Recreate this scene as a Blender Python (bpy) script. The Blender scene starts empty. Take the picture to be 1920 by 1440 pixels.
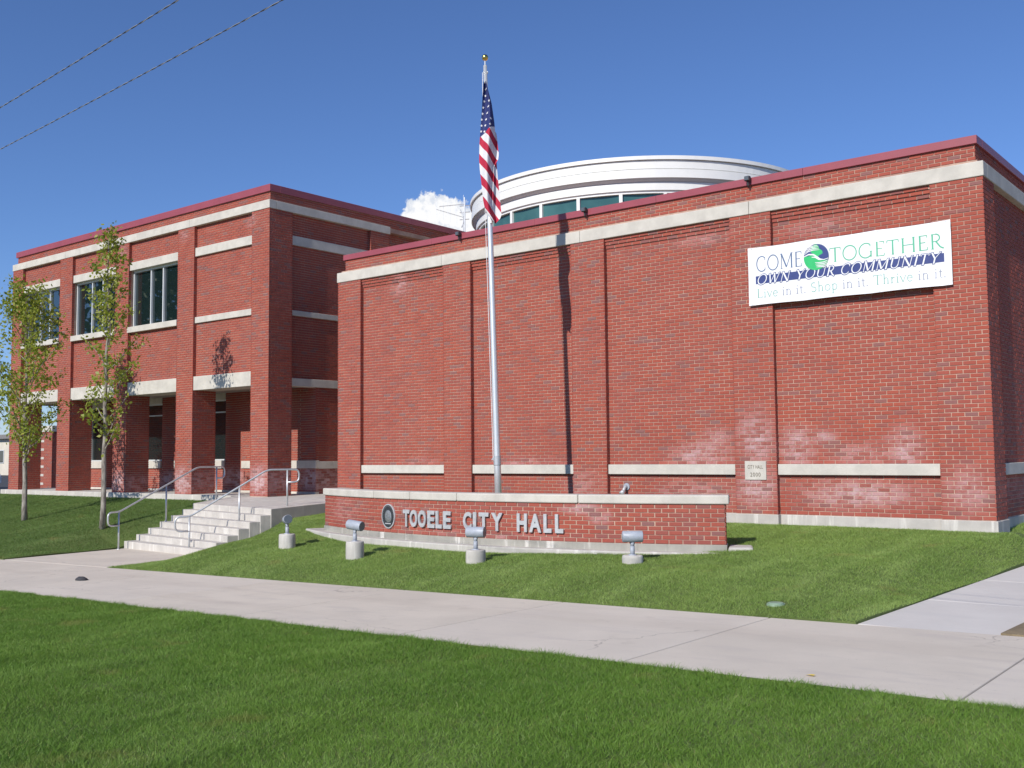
import bpy, math, random
import numpy as np
from mathutils import Vector, Matrix, noise as mnoise
rnd = random.Random(7)
S = bpy.context.scene
COL = S.collection
PI = math.pi

# ------------------------------------------------------------------ camera
YAW, PITCH, ROLL, FPX = 0.6772, 0.0699, -0.0092, 1929.87
Fv = Vector((-math.sin(YAW)*math.cos(PITCH), math.cos(YAW)*math.cos(PITCH), math.sin(PITCH)))
R0 = Vector((math.cos(YAW), math.sin(YAW), 0)); U0 = R0.cross(Fv)
Rv = math.cos(ROLL)*R0 + math.sin(ROLL)*U0
Uv = -math.sin(ROLL)*R0 + math.cos(ROLL)*U0
cd = bpy.data.cameras.new('camera'); cam = bpy.data.objects.new('camera', cd); COL.objects.link(cam)
cd.sensor_width = 36; cd.lens = FPX/1920*36; cd.clip_start = 0.05; cd.clip_end = 20000
m3 = Matrix((Rv, Uv, -Fv)).transposed()
cam.matrix_world = m3.to_4x4()
S.camera = cam

# ------------------------------------------------------------------ sky and sun
LT = Vector((-0.075, 1.0, -0.68)).normalized()          # the way sunlight travels
EL = math.asin(-LT.z); AZ = math.atan2(-LT.x, -LT.y)
W = bpy.data.worlds.new('World'); S.world = W; W.use_nodes = True
wn = W.node_tree; bg = wn.nodes['Background']
sk = wn.nodes.new('ShaderNodeTexSky'); sk.sky_type = 'NISHITA'; sk.sun_disc = False
sk.sun_elevation = EL; sk.sun_rotation = AZ; sk.altitude = 1800; sk.air_density = 1.2; sk.dust_density = 0.0; sk.ozone_density = 9.5
# a small cumulus low over the roofs, part of the sky itself
def wnode(ty, **kw):
    n_ = wn.nodes.new(ty)
    for k_, v_ in kw.items(): setattr(n_, k_, v_)
    return n_
def wmath(op, a, b=0., clamp=False):
    n_ = wnode('ShaderNodeMath', operation=op); n_.use_clamp = clamp
    for i_, v_ in enumerate((a, b)):
        if isinstance(v_, (int, float)): n_.inputs[i_].default_value = v_
        else: wn.links.new(v_, n_.inputs[i_])
    return n_.outputs[0]
wdir = wnode('ShaderNodeTexCoord').outputs['Generated']
def wnoise(scale, detail, rough=.6):
    n_ = wnode('ShaderNodeTexNoise'); n_.inputs['Scale'].default_value = scale; n_.inputs['Detail'].default_value = detail; n_.inputs['Roughness'].default_value = rough
    wn.links.new(wdir, n_.inputs['Vector']); return n_.outputs['Fac']
def skydir(az, el):                                     # compass angle left of +Y and elevation, degrees
    a_, e_ = math.radians(az), math.radians(el); return (-math.sin(a_)*math.cos(e_), math.cos(a_)*math.cos(e_), math.sin(e_))
CLOUDS = [(43.07, 13.19, 1.31), (43.76, 13.42, 0.95), (42.38, 13.37, 0.95), (44.24, 12.95, 0.89), (41.87, 13.08, 1.01), (43.37, 13.82, 0.59), (42.62, 13.89, 0.53), (42.17, 13.72, 0.47), (41.27, 12.74, 1.01), (44.57, 12.66, 0.77)]
cf = None
for az_, el_, rad_ in CLOUDS:
    dn = wnode('ShaderNodeVectorMath', operation='DISTANCE'); wn.links.new(wdir, dn.inputs[0]); dn.inputs[1].default_value = skydir(az_, el_)
    v_ = wmath('SUBTRACT', 1., wmath('DIVIDE', dn.outputs['Value'], math.radians(rad_*1.15)))
    cf = v_ if cf is None else wmath('MAXIMUM', cf, v_)
bil = wmath('MULTIPLY', wmath('SUBTRACT', wnoise(95, 3, .5), .5), .95); fin = wmath('MULTIPLY', wmath('SUBTRACT', wnoise(330, 5, .65), .5), .5)
den = wmath('ADD', wmath('ADD', cf, bil), fin)
mr = wnode('ShaderNodeMapRange'); mr.interpolation_type = 'SMOOTHSTEP'; wn.links.new(den, mr.inputs[0]); mr.inputs[1].default_value = .02; mr.inputs[2].default_value = .22
mr2 = wnode('ShaderNodeMapRange'); mr2.interpolation_type = 'SMOOTHSTEP'; wn.links.new(wmath('ADD', wnoise(120, 4), wmath('MULTIPLY', den, .25)), mr2.inputs[0]); mr2.inputs[1].default_value = .42; mr2.inputs[2].default_value = .68
shade = wnode('ShaderNodeMix', data_type='RGBA'); wn.links.new(mr2.outputs[0], shade.inputs[0]); shade.inputs[6].default_value = (5.9, 6.3, 7.0, 1); shade.inputs[7].default_value = (8.0, 8.0, 8.1, 1)
cm = wnode('ShaderNodeMix', data_type='RGBA'); wn.links.new(mr.outputs[0], cm.inputs[0]); tint = wnode('ShaderNodeMix', data_type='RGBA', blend_type='MULTIPLY'); tint.inputs[0].default_value = 1.; wn.links.new(sk.outputs[0], tint.inputs[6]); tint.inputs[7].default_value = (1.02, .93, .99, 1); wn.links.new(tint.outputs[2], cm.inputs[6]); wn.links.new(shade.outputs[2], cm.inputs[7])
wn.links.new(cm.outputs[2], bg.inputs[0]); bg.inputs[1].default_value = 0.115
sd = bpy.data.lights.new('sun', 'SUN'); so = bpy.data.objects.new('sun', sd); COL.objects.link(so)
sd.energy = 4.2; sd.angle = math.radians(0.53); sd.color = (1.0, 0.95, 0.88)
so.rotation_euler = LT.to_track_quat('-Z', 'Y').to_euler()
S.view_settings.view_transform = 'Standard'; S.view_settings.look = 'None'
S.view_settings.exposure = 0.12; S.view_settings.gamma = 1.0
S.render.engine = 'CYCLES'

# ------------------------------------------------------------------ material helpers
MATS = {}
class N:
    def __init__(s, name):
        s.m = bpy.data.materials.new(name); s.m.use_nodes = True; s.t = s.m.node_tree
        s.b = s.t.nodes['Principled BSDF']; MATS[name] = s.m
    def new(s, ty, **kw):
        n = s.t.nodes.new(ty)
        for k, v in kw.items(): setattr(n, k, v)
        return n
    def link(s, a, b): s.t.links.new(a, b)
    def val(s, sock, v):
        if hasattr(v, 'links') or hasattr(v, 'is_linked'): s.link(v, sock)
        else: sock.default_value = v
    def math(s, op, a, b=0.0, clamp=False):
        n = s.new('ShaderNodeMath', operation=op); n.use_clamp = clamp
        s.val(n.inputs[0], a); s.val(n.inputs[1], b); return n.outputs[0]
    def mix(s, f, a, b, mode='MIX'):
        n = s.new('ShaderNodeMix', data_type='RGBA', blend_type=mode)
        s.val(n.inputs[0], f)
        for i, v in ((6, a), (7, b)):
            if isinstance(v, tuple): v = v if len(v) == 4 else v+(1,)
            s.val(n.inputs[i], v)
        return n.outputs[2]
    def pos(s): return s.new('ShaderNodeNewGeometry').outputs['Position']
    def noise(s, scale, detail=4, vec=None, rough=.6):
        n = s.new('ShaderNodeTexNoise'); n.inputs['Scale'].default_value = scale; n.inputs['Detail'].default_value = detail
        n.inputs['Roughness'].default_value = rough
        s.link(vec if vec is not None else s.pos(), n.inputs['Vector']); return n.outputs['Fac']
    def ramp(s, f, lo, hi, a=0., b=1.):
        n = s.new('ShaderNodeMapRange'); n.interpolation_type = 'SMOOTHSTEP'
        s.val(n.inputs[0], f); n.inputs[1].default_value = lo; n.inputs[2].default_value = hi
        n.inputs[3].default_value = a; n.inputs[4].default_value = b; return n.outputs[0]
    def scalev(s, vec, v):
        n = s.new('ShaderNodeVectorMath', operation='MULTIPLY'); s.link(vec, n.inputs[0]); n.inputs[1].default_value = v; return n.outputs[0]
    def blob(s, p, c, sc):                 # soft ellipsoid in world space, 1 at its centre
        a = s.new('ShaderNodeVectorMath', operation='SUBTRACT'); s.link(p, a.inputs[0]); a.inputs[1].default_value = c
        b = s.new('ShaderNodeVectorMath', operation='DIVIDE'); s.link(a.outputs[0], b.inputs[0]); b.inputs[1].default_value = sc
        l = s.new('ShaderNodeVectorMath', operation='LENGTH'); s.link(b.outputs[0], l.inputs[0])
        return s.ramp(l.outputs['Value'], 0., 1., 1., 0.)
    def bump(s, h, strength=.3, dist=.01):
        n = s.new('ShaderNodeBump'); n.inputs['Strength'].default_value = strength; n.inputs['Distance'].default_value = dist
        s.link(h, n.inputs['Height']); s.link(n.outputs[0], s.b.inputs['Normal'])
    def col(s, c): s.val(s.b.inputs['Base Color'], c if not isinstance(c, tuple) or len(c) == 4 else c+(1,))
    def rough(s, r): s.val(s.b.inputs['Roughness'], r)

def simple(name, c, r=.6, var=.12, scale=6, bump=0., metal=0., fine=60):
    n = N(name)
    a = n.noise(scale, 5); f = n.noise(fine, 3)
    k = n.math('ADD', n.math('MULTIPLY', a, .7), n.math('MULTIPLY', f, .3))
    lo = tuple(max(0, x*(1-var)) for x in c); hi = tuple(min(1, x*(1+var)) for x in c)
    n.col(n.mix(n.ramp(k, .3, .7), lo, hi)); n.rough(r); n.b.inputs['Metallic'].default_value = metal
    if bump: n.bump(f, bump, .004)
    return n.m

# efflorescence spots (world X, Z, half-width, half-height, amount)
SPOTS = [(-9.35, -.02, 1.0, .42, .55), (-9.0, .25, .5, .4, .35), (-8.2, .25, .55, .8, .55), (-8.2, -.55, .6, .6, .6), (-7.45, .1, .5, .55, .6), (-7.0, .25, .4, .25, .5),
         (-5.6, .05, .5, .55, .55), (-6.3, 0., .9, .3, .4), (-6.4, -.7, 1.6, .4, .55), (-4.6, -.6, .6, .6, .4), (-9.5, -.75, 1.2, .4, .4),
         (-13.5, -.15, 1.5, .22, .3), (-17.2, 4.1, .5, .5, .35), (-16.6, -.1, .9, .15, .22), (-9.2, 4.05, 1.0, .2, .3), (-7.0, 3.95, .9, .25, .25), (-12.0, -.6, .8, .5, .25)]
SPOTS_LB = [(-22.4, -.6, .7, .6, .85), (-25.9, -.65, .8, .6, .85), (-29.3, -.7, .7, .5, .8), (-22.9, 6.5, .5, .3, .3), (-26.0, 6.5, .4, .3, .3), (-29.3, 6.5, .4, .3, .3)]
SPOTS_SIGN = [(-9.3, -.83, .55, .12, .7), (-9.0, -.95, .3, .18, .5), (-13.0, -.85, .5, .1, .35), (-11, -1.3, 2.5, .1, .3), (-15, -1.0, .9, .4, .22)]
def eff_mask(n, spots):
    p = n.pos(); sx = n.new('ShaderNodeSeparateXYZ'); n.link(p, sx.inputs[0])
    cx = n.new('ShaderNodeCombineXYZ'); n.link(sx.outputs[0], cx.inputs[0]); n.link(sx.outputs[2], cx.inputs[2]); q = cx.outputs[0]
    t = None
    for x, z, a, b, k in spots:
        v = n.math('MULTIPLY', n.blob(q, (x, 0, z), (a, 1, b)), k)
        t = v if t is None else n.math('MAXIMUM', t, v)
    g = n.ramp(n.noise(3.6, 8, rough=.75), .32, .64)
    return n.math('MULTIPLY', t, n.math('ADD', n.math('MULTIPLY', g, .8), .34), clamp=True)

def brick_mat(name, spots, single=False):
    n = N(name)
    r = n.new('ShaderNodeObjectInfo').outputs['Random'] if single else n.new('ShaderNodeNewGeometry').outputs['Random Per Island']
    cr = n.new('ShaderNodeValToRGB'); n.link(r, cr.inputs[0]); e = cr.color_ramp; e.interpolation = 'LINEAR'
    pts = [(0, (.26, .125, .11)), (.045, (.275, .11, .095)), (.08, (.325, .085, .062)), (.25, (.365, .076, .047)), (.55, (.40, .078, .046)), (.8, (.44, .092, .050)), (1, (.38, .085, .058))]
    while len(e.elements) < len(pts): e.elements.new(.5)
    for el, (p, c) in zip(e.elements, pts): el.position = p; el.color = c+(1,)
    g = n.noise(45, 4); w = n.noise(1.1, 4); w2 = n.noise(.35, 3)
    c = n.mix(n.ramp(g, .25, .75, .0, .35), cr.outputs[0], (.20, .055, .042))
    c = n.mix(n.ramp(w, .35, .75, 0, .22), c, (.33, .12, .10))
    c = n.mix(n.ramp(w2, .4, .7, 0, .18), c, (.48, .10, .045))
    ef = n.math('MULTIPLY', eff_mask(n, spots), n.ramp(n.math('ADD', n.math('MULTIPLY', r, .5), n.math('MULTIPLY', n.noise(14, 4), .6)), .3, .7, .12, 1.25), clamp=True)
    c = n.mix(ef, c, (.60, .44, .43))
    c = n.mix(1., c, (.92, .93, .98), 'MULTIPLY'); n.col(c); n.rough(.85); n.bump(g, .35, .003)
    return n.m
def mortar_mat(name, spots):
    n = N(name); c = n.mix(n.ramp(n.noise(9, 5), .3, .7), (.43, .28, .21), (.55, .38, .29))
    c = n.mix(n.ramp(n.noise(1.3, 4), .38, .7, 0, .75), c, (.34, .19, .15))
    n.col(n.mix(n.math('MULTIPLY', eff_mask(n, spots), .6), c, (.7, .58, .55))); n.rough(.95); n.bump(n.noise(120, 2), .3, .003); return n.m
for nm, sp in (('rb', SPOTS), ('lb', SPOTS_LB), ('sg', SPOTS_SIGN)):
    brick_mat('brick_'+nm, sp); brick_mat('brick1_'+nm, sp, True); mortar_mat('mortar_'+nm, sp)

def stone_mat(name, c, streak=.0, pit=.0):
    n = N(name)
    a = n.noise(3, 6); f = n.noise(80, 3); st = n.noise(1, 5, n.scalev(n.pos(), (9, 9, .8)))
    k = n.mix(n.ramp(a, .3, .7), tuple(x*.88 for x in c), tuple(min(1, x*1.08) for x in c))
    k = n.mix(n.ramp(st, .52, .78, 0, .25+streak), k, tuple(x*.62 for x in c))
    if streak: k = n.mix(n.ramp(n.noise(1, 4, n.scalev(n.pos(), (5, 5, .5))), .56, .68, 0, .8), k, (.72, .69, .63))
    n.col(n.mix(n.ramp(f, .3, .7, 0, .18), k, tuple(x*.7 for x in c))); n.rough(.85); n.bump(f, .25, .004); return n.m
stone_mat('limestone', (.58, .545, .48)); stone_mat('concrete_base', (.50, .47, .43), .1); stone_mat('plinth', (.36, .345, .30), .5)
stone_mat('stair_concrete', (.55, .515, .465), .05); stone_mat('pier_concrete', (.50, .475, .43), .1)

n = N('sidewalk'); g = n.noise(.8, 6); f = n.noise(140, 3); b = n.noise(2.5, 5, n.scalev(n.pos(), (.5, 1.6, 1)))
orr = n.new('ShaderNodeObjectInfo').outputs['Random']
c = n.mix(n.ramp(g, .3, .7), (.59, .525, .43), (.69, .615, .505)); c = n.mix(n.ramp(b, .5, .72, 0, .45), c, (.49, .435, .38))
c = n.mix(n.ramp(n.noise(.45, 4), .52, .68, 0, .35), c, (.58, .52, .44)); c = n.mix(n.ramp(n.noise(7, 6, rough=.75), .6, .72, 0, .3), c, (.38, .355, .33))
c = n.mix(n.ramp(n.noise(38, 2), .70, .74, 0, .6), c, (.22, .20, .18)); c = n.mix(n.math('MULTIPLY', orr, .35), c, (.68, .62, .54))
vo = n.new('ShaderNodeTexVoronoi', feature='DISTANCE_TO_EDGE'); vo.inputs['Scale'].default_value = .42
wv = n.new('ShaderNodeVectorMath', operation='ADD'); n.link(n.pos(), wv.inputs[0]); nz = n.new('ShaderNodeTexNoise'); nz.inputs['Scale'].default_value = 3; nz.inputs['Detail'].default_value = 6; n.link(n.pos(), nz.inputs['Vector']); n.link(n.scalev(nz.outputs['Color'], (.5,.5,.5)), wv.inputs[1]); n.link(wv.outputs[0], vo.inputs['Vector'])
ck = n.math('MULTIPLY', n.ramp(vo.outputs['Distance'], .0, .006, 1., 0.), n.ramp(n.noise(.35, 2), .52, .6))
c = n.mix(n.math('MULTIPLY', ck, .55), c, (.22, .19, .16)); c = n.mix(n.ramp(n.noise(2.2, 7, rough=.7), .58, .70, 0, .22), c, (.36, .31, .25)); c = n.mix(n.ramp(n.noise(1.1, 3, n.scalev(n.pos(), (.12, 1.3, 1))), .5, .7, 0, .22), c, (.46, .39, .31))
n.col(n.mix(n.ramp(f, .3, .7, 0, .22), c, (.45, .41, .36))); n.rough(.9); n.bump(f, .25, .003)
n = N('walkway'); g = n.noise(.8, 6); f = n.noise(140, 3)
c = n.mix(n.ramp(g, .3, .7), (.59, .555, .505), (.66, .625, .57)); c = n.mix(n.ramp(n.noise(1, 5, n.scalev(n.pos(), (.6, 4, 1))), .5, .7, 0, .3), c, (.52, .50, .47))
n.col(n.mix(n.ramp(f, .3, .7, 0, .25), c, (.45, .43, .41))); n.rough(.9); n.bump(f, .25, .003)
simple('joint_dirt', (.14, .115, .09), .95, .3, 20)
simple('dirt', (.22, .17, .10), .95, .25, 5, .4); simple('soil', (.13, .10, .06), .95, .35, 8)

def grass_mat(name, dk, md, lt, blade=True):
    n = N(name); p = n.pos()
    a = n.noise(.55, 5); b = n.noise(3.5, 4); s = n.noise(1, 3, n.scalev(p, (2.4, .16, 1)))
    c = n.mix(n.ramp(a, .3, .7), dk, md); c = n.mix(n.ramp(b, .45, .75, 0, .55), c, lt)
    c = n.mix(n.ramp(s, .48, .70, 0, .34), c, tuple(x*.55 for x in md)); c = n.mix(n.ramp(n.noise(.9, 4, n.scalev(p, (2.0, .4, 1))), .46, .70, 0, .5), c, tuple(min(1, x*1.25+.02) for x in lt))
    c = n.mix(n.ramp(n.noise(1.4, 5), .60, .72, 0, .6), c, (.30, .28, .08))
    if blade:
        r = n.new('ShaderNodeNewGeometry').outputs['Random Per Island']
        c = n.mix(n.ramp(r, .0, 1., 0, .6), c, lt); c = n.mix(n.ramp(r, .965, .985, 0, .7), c, (.34, .30, .12))
        n.col(c); n.rough(.5); n.b.inputs['Specular IOR Level'].default_value = .35
        tr = n.new('ShaderNodeBsdfTranslucent'); n.link(c, tr.inputs[0])
        ms = n.new('ShaderNodeMixShader'); ms.inputs[0].default_value = .3
        out = n.t.nodes['Material Output']
        n.link(n.b.outputs[0], ms.inputs[1]); n.link(tr.outputs[0], ms.inputs[2]); n.link(ms.outputs[0], out.inputs[0])
    else:
        n.col(n.mix(.35, c, (.09, .085, .035))); n.rough(.95); n.bump(n.noise(90, 4), .8, .02)
    return n.m
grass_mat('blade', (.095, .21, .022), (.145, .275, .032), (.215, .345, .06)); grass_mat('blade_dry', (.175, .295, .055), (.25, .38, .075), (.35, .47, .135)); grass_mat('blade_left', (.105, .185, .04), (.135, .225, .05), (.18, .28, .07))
grass_mat('turf', (.10, .17, .03), (.13, .20, .04), (.17, .24, .06), False)

n = N('leaf'); r = n.new('ShaderNodeNewGeometry').outputs['Random Per Island']
c = n.mix(r, (.22, .30, .04), (.46, .48, .09)); n.col(c); n.rough(.5)
tr = n.new('ShaderNodeBsdfTranslucent'); n.link(n.mix(r, (.20, .30, .02), (.42, .46, .04)), tr.inputs[0]); ms = n.new('ShaderNodeMixShader'); ms.inputs[0].default_value = .5
n.link(n.b.outputs[0], ms.inputs[1]); n.link(tr.outputs[0], ms.inputs[2]); n.link(ms.outputs[0], n.t.nodes['Material Output'].inputs[0])
n = N('dark_leaf'); r = n.new('ShaderNodeNewGeometry').outputs['Random Per Island']; n.col(n.mix(r, (.02, .05, .012), (.06, .11, .025))); n.rough(.6)
n = N('bark'); n.col(n.mix(n.ramp(n.noise(1, 5, n.scalev(n.pos(), (20, 20, 5))), .35, .65), (.17, .145, .12), (.36, .33, .28))); n.rough(.9); n.bump(n.noise(30, 4), .4, .01)

simple('coping', (.31, .070, .088), .42, .08, 2)
simple('white_metal', (.78, .78, .75), .4, .04, 2); simple('white_soffit', (.62, .62, .62), .6, .05, 2)
simple('frame_metal', (.62, .64, .64), .35, .05, 2); simple('galvanised', (.56, .575, .58), .42, .12, 8, metal=.55)
simple('brushed', (.74, .75, .74), .38, .06, 14, metal=.55); simple('letter_metal', (.52, .525, .53), .5, .14, 14, metal=.3)
simple('grey_paint', (.36, .39, .44), .45, .10, 10); simple('lens', (.10, .115, .13), .25, .1, 8); simple('dark_fixture', (.05, .042, .042), .5, .1, 8)
simple('gold', (.80, .55, .16), .22, .05, 6, metal=1.); simple('black_rubber', (.02, .02, .02), .8); simple('car_paint', (.70, .74, .74), .3, .03)
simple('cream', (.62, .57, .47), .85, .1, 1); simple('roof_grey', (.2, .19, .18), .85); simple('asphalt', (.055, .055, .057), .95, .25, 3, .3)
simple('ground_dry', (.13, .125, .06), .95, .3, .05); simple('cable_dark', (.09, .09, .10), .6); simple('cable_light', (.30, .31, .33), .5, .1)
simple('vinyl', (.80, .80, .80), .45, .03, 2); simple('print_blue', (.035, .055, .20), .5, .05); simple('print_green', (.03, .48, .15), .5, .05)
simple('print_pale_green', (.10, .45, .27), .5, .05); simple('print_slate', (.10, .16, .28), .5, .05); simple('print_grey', (.24, .27, .36), .5, .05); simple('print_mint', (.19, .44, .36), .5, .05)
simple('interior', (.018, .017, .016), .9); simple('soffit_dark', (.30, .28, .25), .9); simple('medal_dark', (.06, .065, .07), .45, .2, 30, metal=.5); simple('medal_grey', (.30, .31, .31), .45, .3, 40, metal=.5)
simple('yellow_leaf', (.7, .5, .03), .6); simple('rock', (.05, .05, .055), .9, .3, 20, .5); simple('valve_green', (.24, .34, .24), .6, .1)
simple('flag_white', (.80, .79, .80), .8, .04)
n = N('pane_dark'); n.col((.010, .020, .020)); n.rough(.02); n.b.inputs['IOR'].default_value = 2.3; n.b.inputs['Specular IOR Level'].default_value = .6
n = N('pane_teal'); n.col(n.mix(n.ramp(n.noise(.6, 3), .35, .65), (.035, .10, .10), (.06, .155, .15))); n.rough(.05); n.b.inputs['IOR'].default_value = 1.5
n = N('flag_cloth')                                    # the weave's printed colours, from the cloth's own coordinates
uv = n.new('ShaderNodeUVMap').outputs[0]; sx = n.new('ShaderNodeSeparateXYZ'); n.link(uv, sx.inputs[0])
q = n.math('SUBTRACT', sx.outputs[1], n.math('MULTIPLY', sx.outputs[0], 1.4))
fr = n.math('FRACT', q); red = n.math('LESS_THAN', fr, .48)
c = n.mix(red, (.80, .79, .80), (.52, .022, .06))
cant = n.math('LESS_THAN', n.math('ADD', sx.outputs[1], n.math('MULTIPLY', sx.outputs[0], .75)), 0.)
c = n.mix(cant, c, (.030, .042, .17)); n.col(c); n.rough(.8)
tr = n.new('ShaderNodeBsdfTranslucent'); n.link(c, tr.inputs[0]); ms = n.new('ShaderNodeMixShader'); ms.inputs[0].default_value = .15
n.link(n.b.outputs[0], ms.inputs[1]); n.link(tr.outputs[0], ms.inputs[2]); n.link(ms.outputs[0], n.t.nodes['Material Output'].inputs[0])

# ------------------------------------------------------------------ mesh helpers
class MB:
    def __init__(s): s.v = []; s.f = []
    def add(s, vs, fs):
        o = len(s.v); s.v.extend(vs); s.f.extend([tuple(i+o for i in f) for f in fs])
    def box(s, x0, x1, y0, y1, z0, z1):
        s.add([(x0,y0,z0),(x1,y0,z0),(x1,y1,z0),(x0,y1,z0),(x0,y0,z1),(x1,y0,z1),(x1,y1,z1),(x0,y1,z1)],
              [(0,3,2,1),(4,5,6,7),(0,1,5,4),(1,2,6,5),(2,3,7,6),(3,0,4,7)])
        return s
    def prism(s, poly, z0, z1):            # poly counter-clockwise (x, y); z0, z1 numbers or per-vertex lists
        k = len(poly); z0 = z0 if isinstance(z0, (list, tuple)) else [z0]*k; z1 = z1 if isinstance(z1, (list, tuple)) else [z1]*k
        s.add([(p[0],p[1],z) for p, z in zip(poly, z0)]+[(p[0],p[1],z) for p, z in zip(poly, z1)],
              [tuple(range(k))[::-1], tuple(range(k, 2*k))]+[(i,(i+1)%k,(i+1)%k+k,i+k) for i in range(k)])
        return s
    def tube(s, pts, r, seg=8, cap=True):
        pts = [Vector(p) for p in pts]; k = len(pts); rs = r if isinstance(r, (list, tuple)) else [r]*k
        o = len(s.v); prev = None
        for i, p in enumerate(pts):
            d = (pts[min(i+1, k-1)]-pts[max(i-1, 0)]).normalized()
            if prev is None: a = d.orthogonal().normalized()
            else:
                a = prev-d*prev.dot(d); a = a.normalized() if a.length > 1e-6 else d.orthogonal().normalized()
            prev = a; b = d.cross(a)
            for j in range(seg):
                t = 2*PI*j/seg; s.v.append(tuple(p+(a*math.cos(t)+b*math.sin(t))*rs[i]))
        for i in range(k-1):
            for j in range(seg):
                s.f.append((o+i*seg+j, o+i*seg+(j+1)%seg, o+(i+1)*seg+(j+1)%seg, o+(i+1)*seg+j))
        if cap:
            s.f.append(tuple(o+j for j in range(seg))[::-1]); s.f.append(tuple(o+(k-1)*seg+j for j in range(seg)))
        return s
    def lathe(s, prof, c=(0,0,0), seg=24):
        o = len(s.v)
        for r, z in prof:
            for j in range(seg):
                t = 2*PI*j/seg; s.v.append((c[0]+r*math.cos(t), c[1]+r*math.sin(t), c[2]+z))
        for i in range(len(prof)-1):
            for j in range(seg): s.f.append((o+i*seg+j, o+i*seg+(j+1)%seg, o+(i+1)*seg+(j+1)%seg, o+(i+1)*seg+j))
        return s
    def sphere(s, c, r, seg=12, rings=8):
        s.lathe([(max(1e-4, r*math.sin(PI*i/rings)), -r*math.cos(PI*i/rings)) for i in range(rings+1)], c, seg); return s
    def build(s, name, mat, parent=None, smooth=False, bevel=0.):
        me = bpy.data.meshes.new(name); me.from_pydata([tuple(v) for v in s.v], [], s.f); me.update()
        me.materials.append(MATS[mat])
        if smooth:
            for p in me.polygons: p.use_smooth = True
        o = bpy.data.objects.new(name, me); COL.objects.link(o)
        if parent is not None: o.parent = parent
        if bevel:
            b = o.modifiers.new('bevel', 'BEVEL'); b.width = bevel; b.segments = 2; b.limit_method = 'ANGLE'
        return o
def tag(o, label=None, cat=None, group=None, kind=None):
    if label: o['label'] = label
    if cat: o['category'] = cat
    if group: o['group'] = group
    if kind: o['kind'] = kind
    return o
def thing(name, label, cat, group=None, loc=(0,0,0), rz=0):
    o = bpy.data.objects.new(name, None); COL.objects.link(o); o.location = loc; o.rotation_euler = (0,0,rz); o.empty_display_size = .2
    return tag(o, label, cat, group)
def box(name, mat, parent, x0, x1, y0, y1, z0, z1, bevel=0.): return MB().box(x0,x1,y0,y1,z0,z1).build(name, mat, parent, bevel=bevel)
def smooth_path(pts, r=.08, k=5):          # rounds the corners of a polyline
    P = [Vector(p) for p in pts]; out = [P[0]]
    for i in range(1, len(P)-1):
        a, b, c = P[i-1], P[i], P[i+1]; da, dc = (a-b), (c-b)
        q = min(r, da.length*.45, dc.length*.45); s, e = b+da.normalized()*q, b+dc.normalized()*q
        for j in range(k+1):
            t = j/k; out.append((1-t)**2*s+2*t*(1-t)*b+t*t*e)
    return out+[P[-1]]
def fast_mesh(name, verts, nper, mat, parent=None):   # many separate faces of nper corners
    me = bpy.data.meshes.new(name); nv = len(verts); nf = nv//nper
    me.vertices.add(nv); me.vertices.foreach_set('co', verts.astype(np.float32).ravel())
    me.loops.add(nv); me.loops.foreach_set('vertex_index', np.arange(nv, dtype=np.int32))
    me.polygons.add(nf); me.polygons.foreach_set('loop_start', np.arange(0, nv, nper, dtype=np.int32))
    me.polygons.foreach_set('loop_total', np.full(nf, nper, dtype=np.int32))
    me.update(calc_edges=True); me.validate(); me.materials.append(MATS[mat])
    o = bpy.data.objects.new(name, me); COL.objects.link(o); o.parent = parent
    return o

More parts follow.
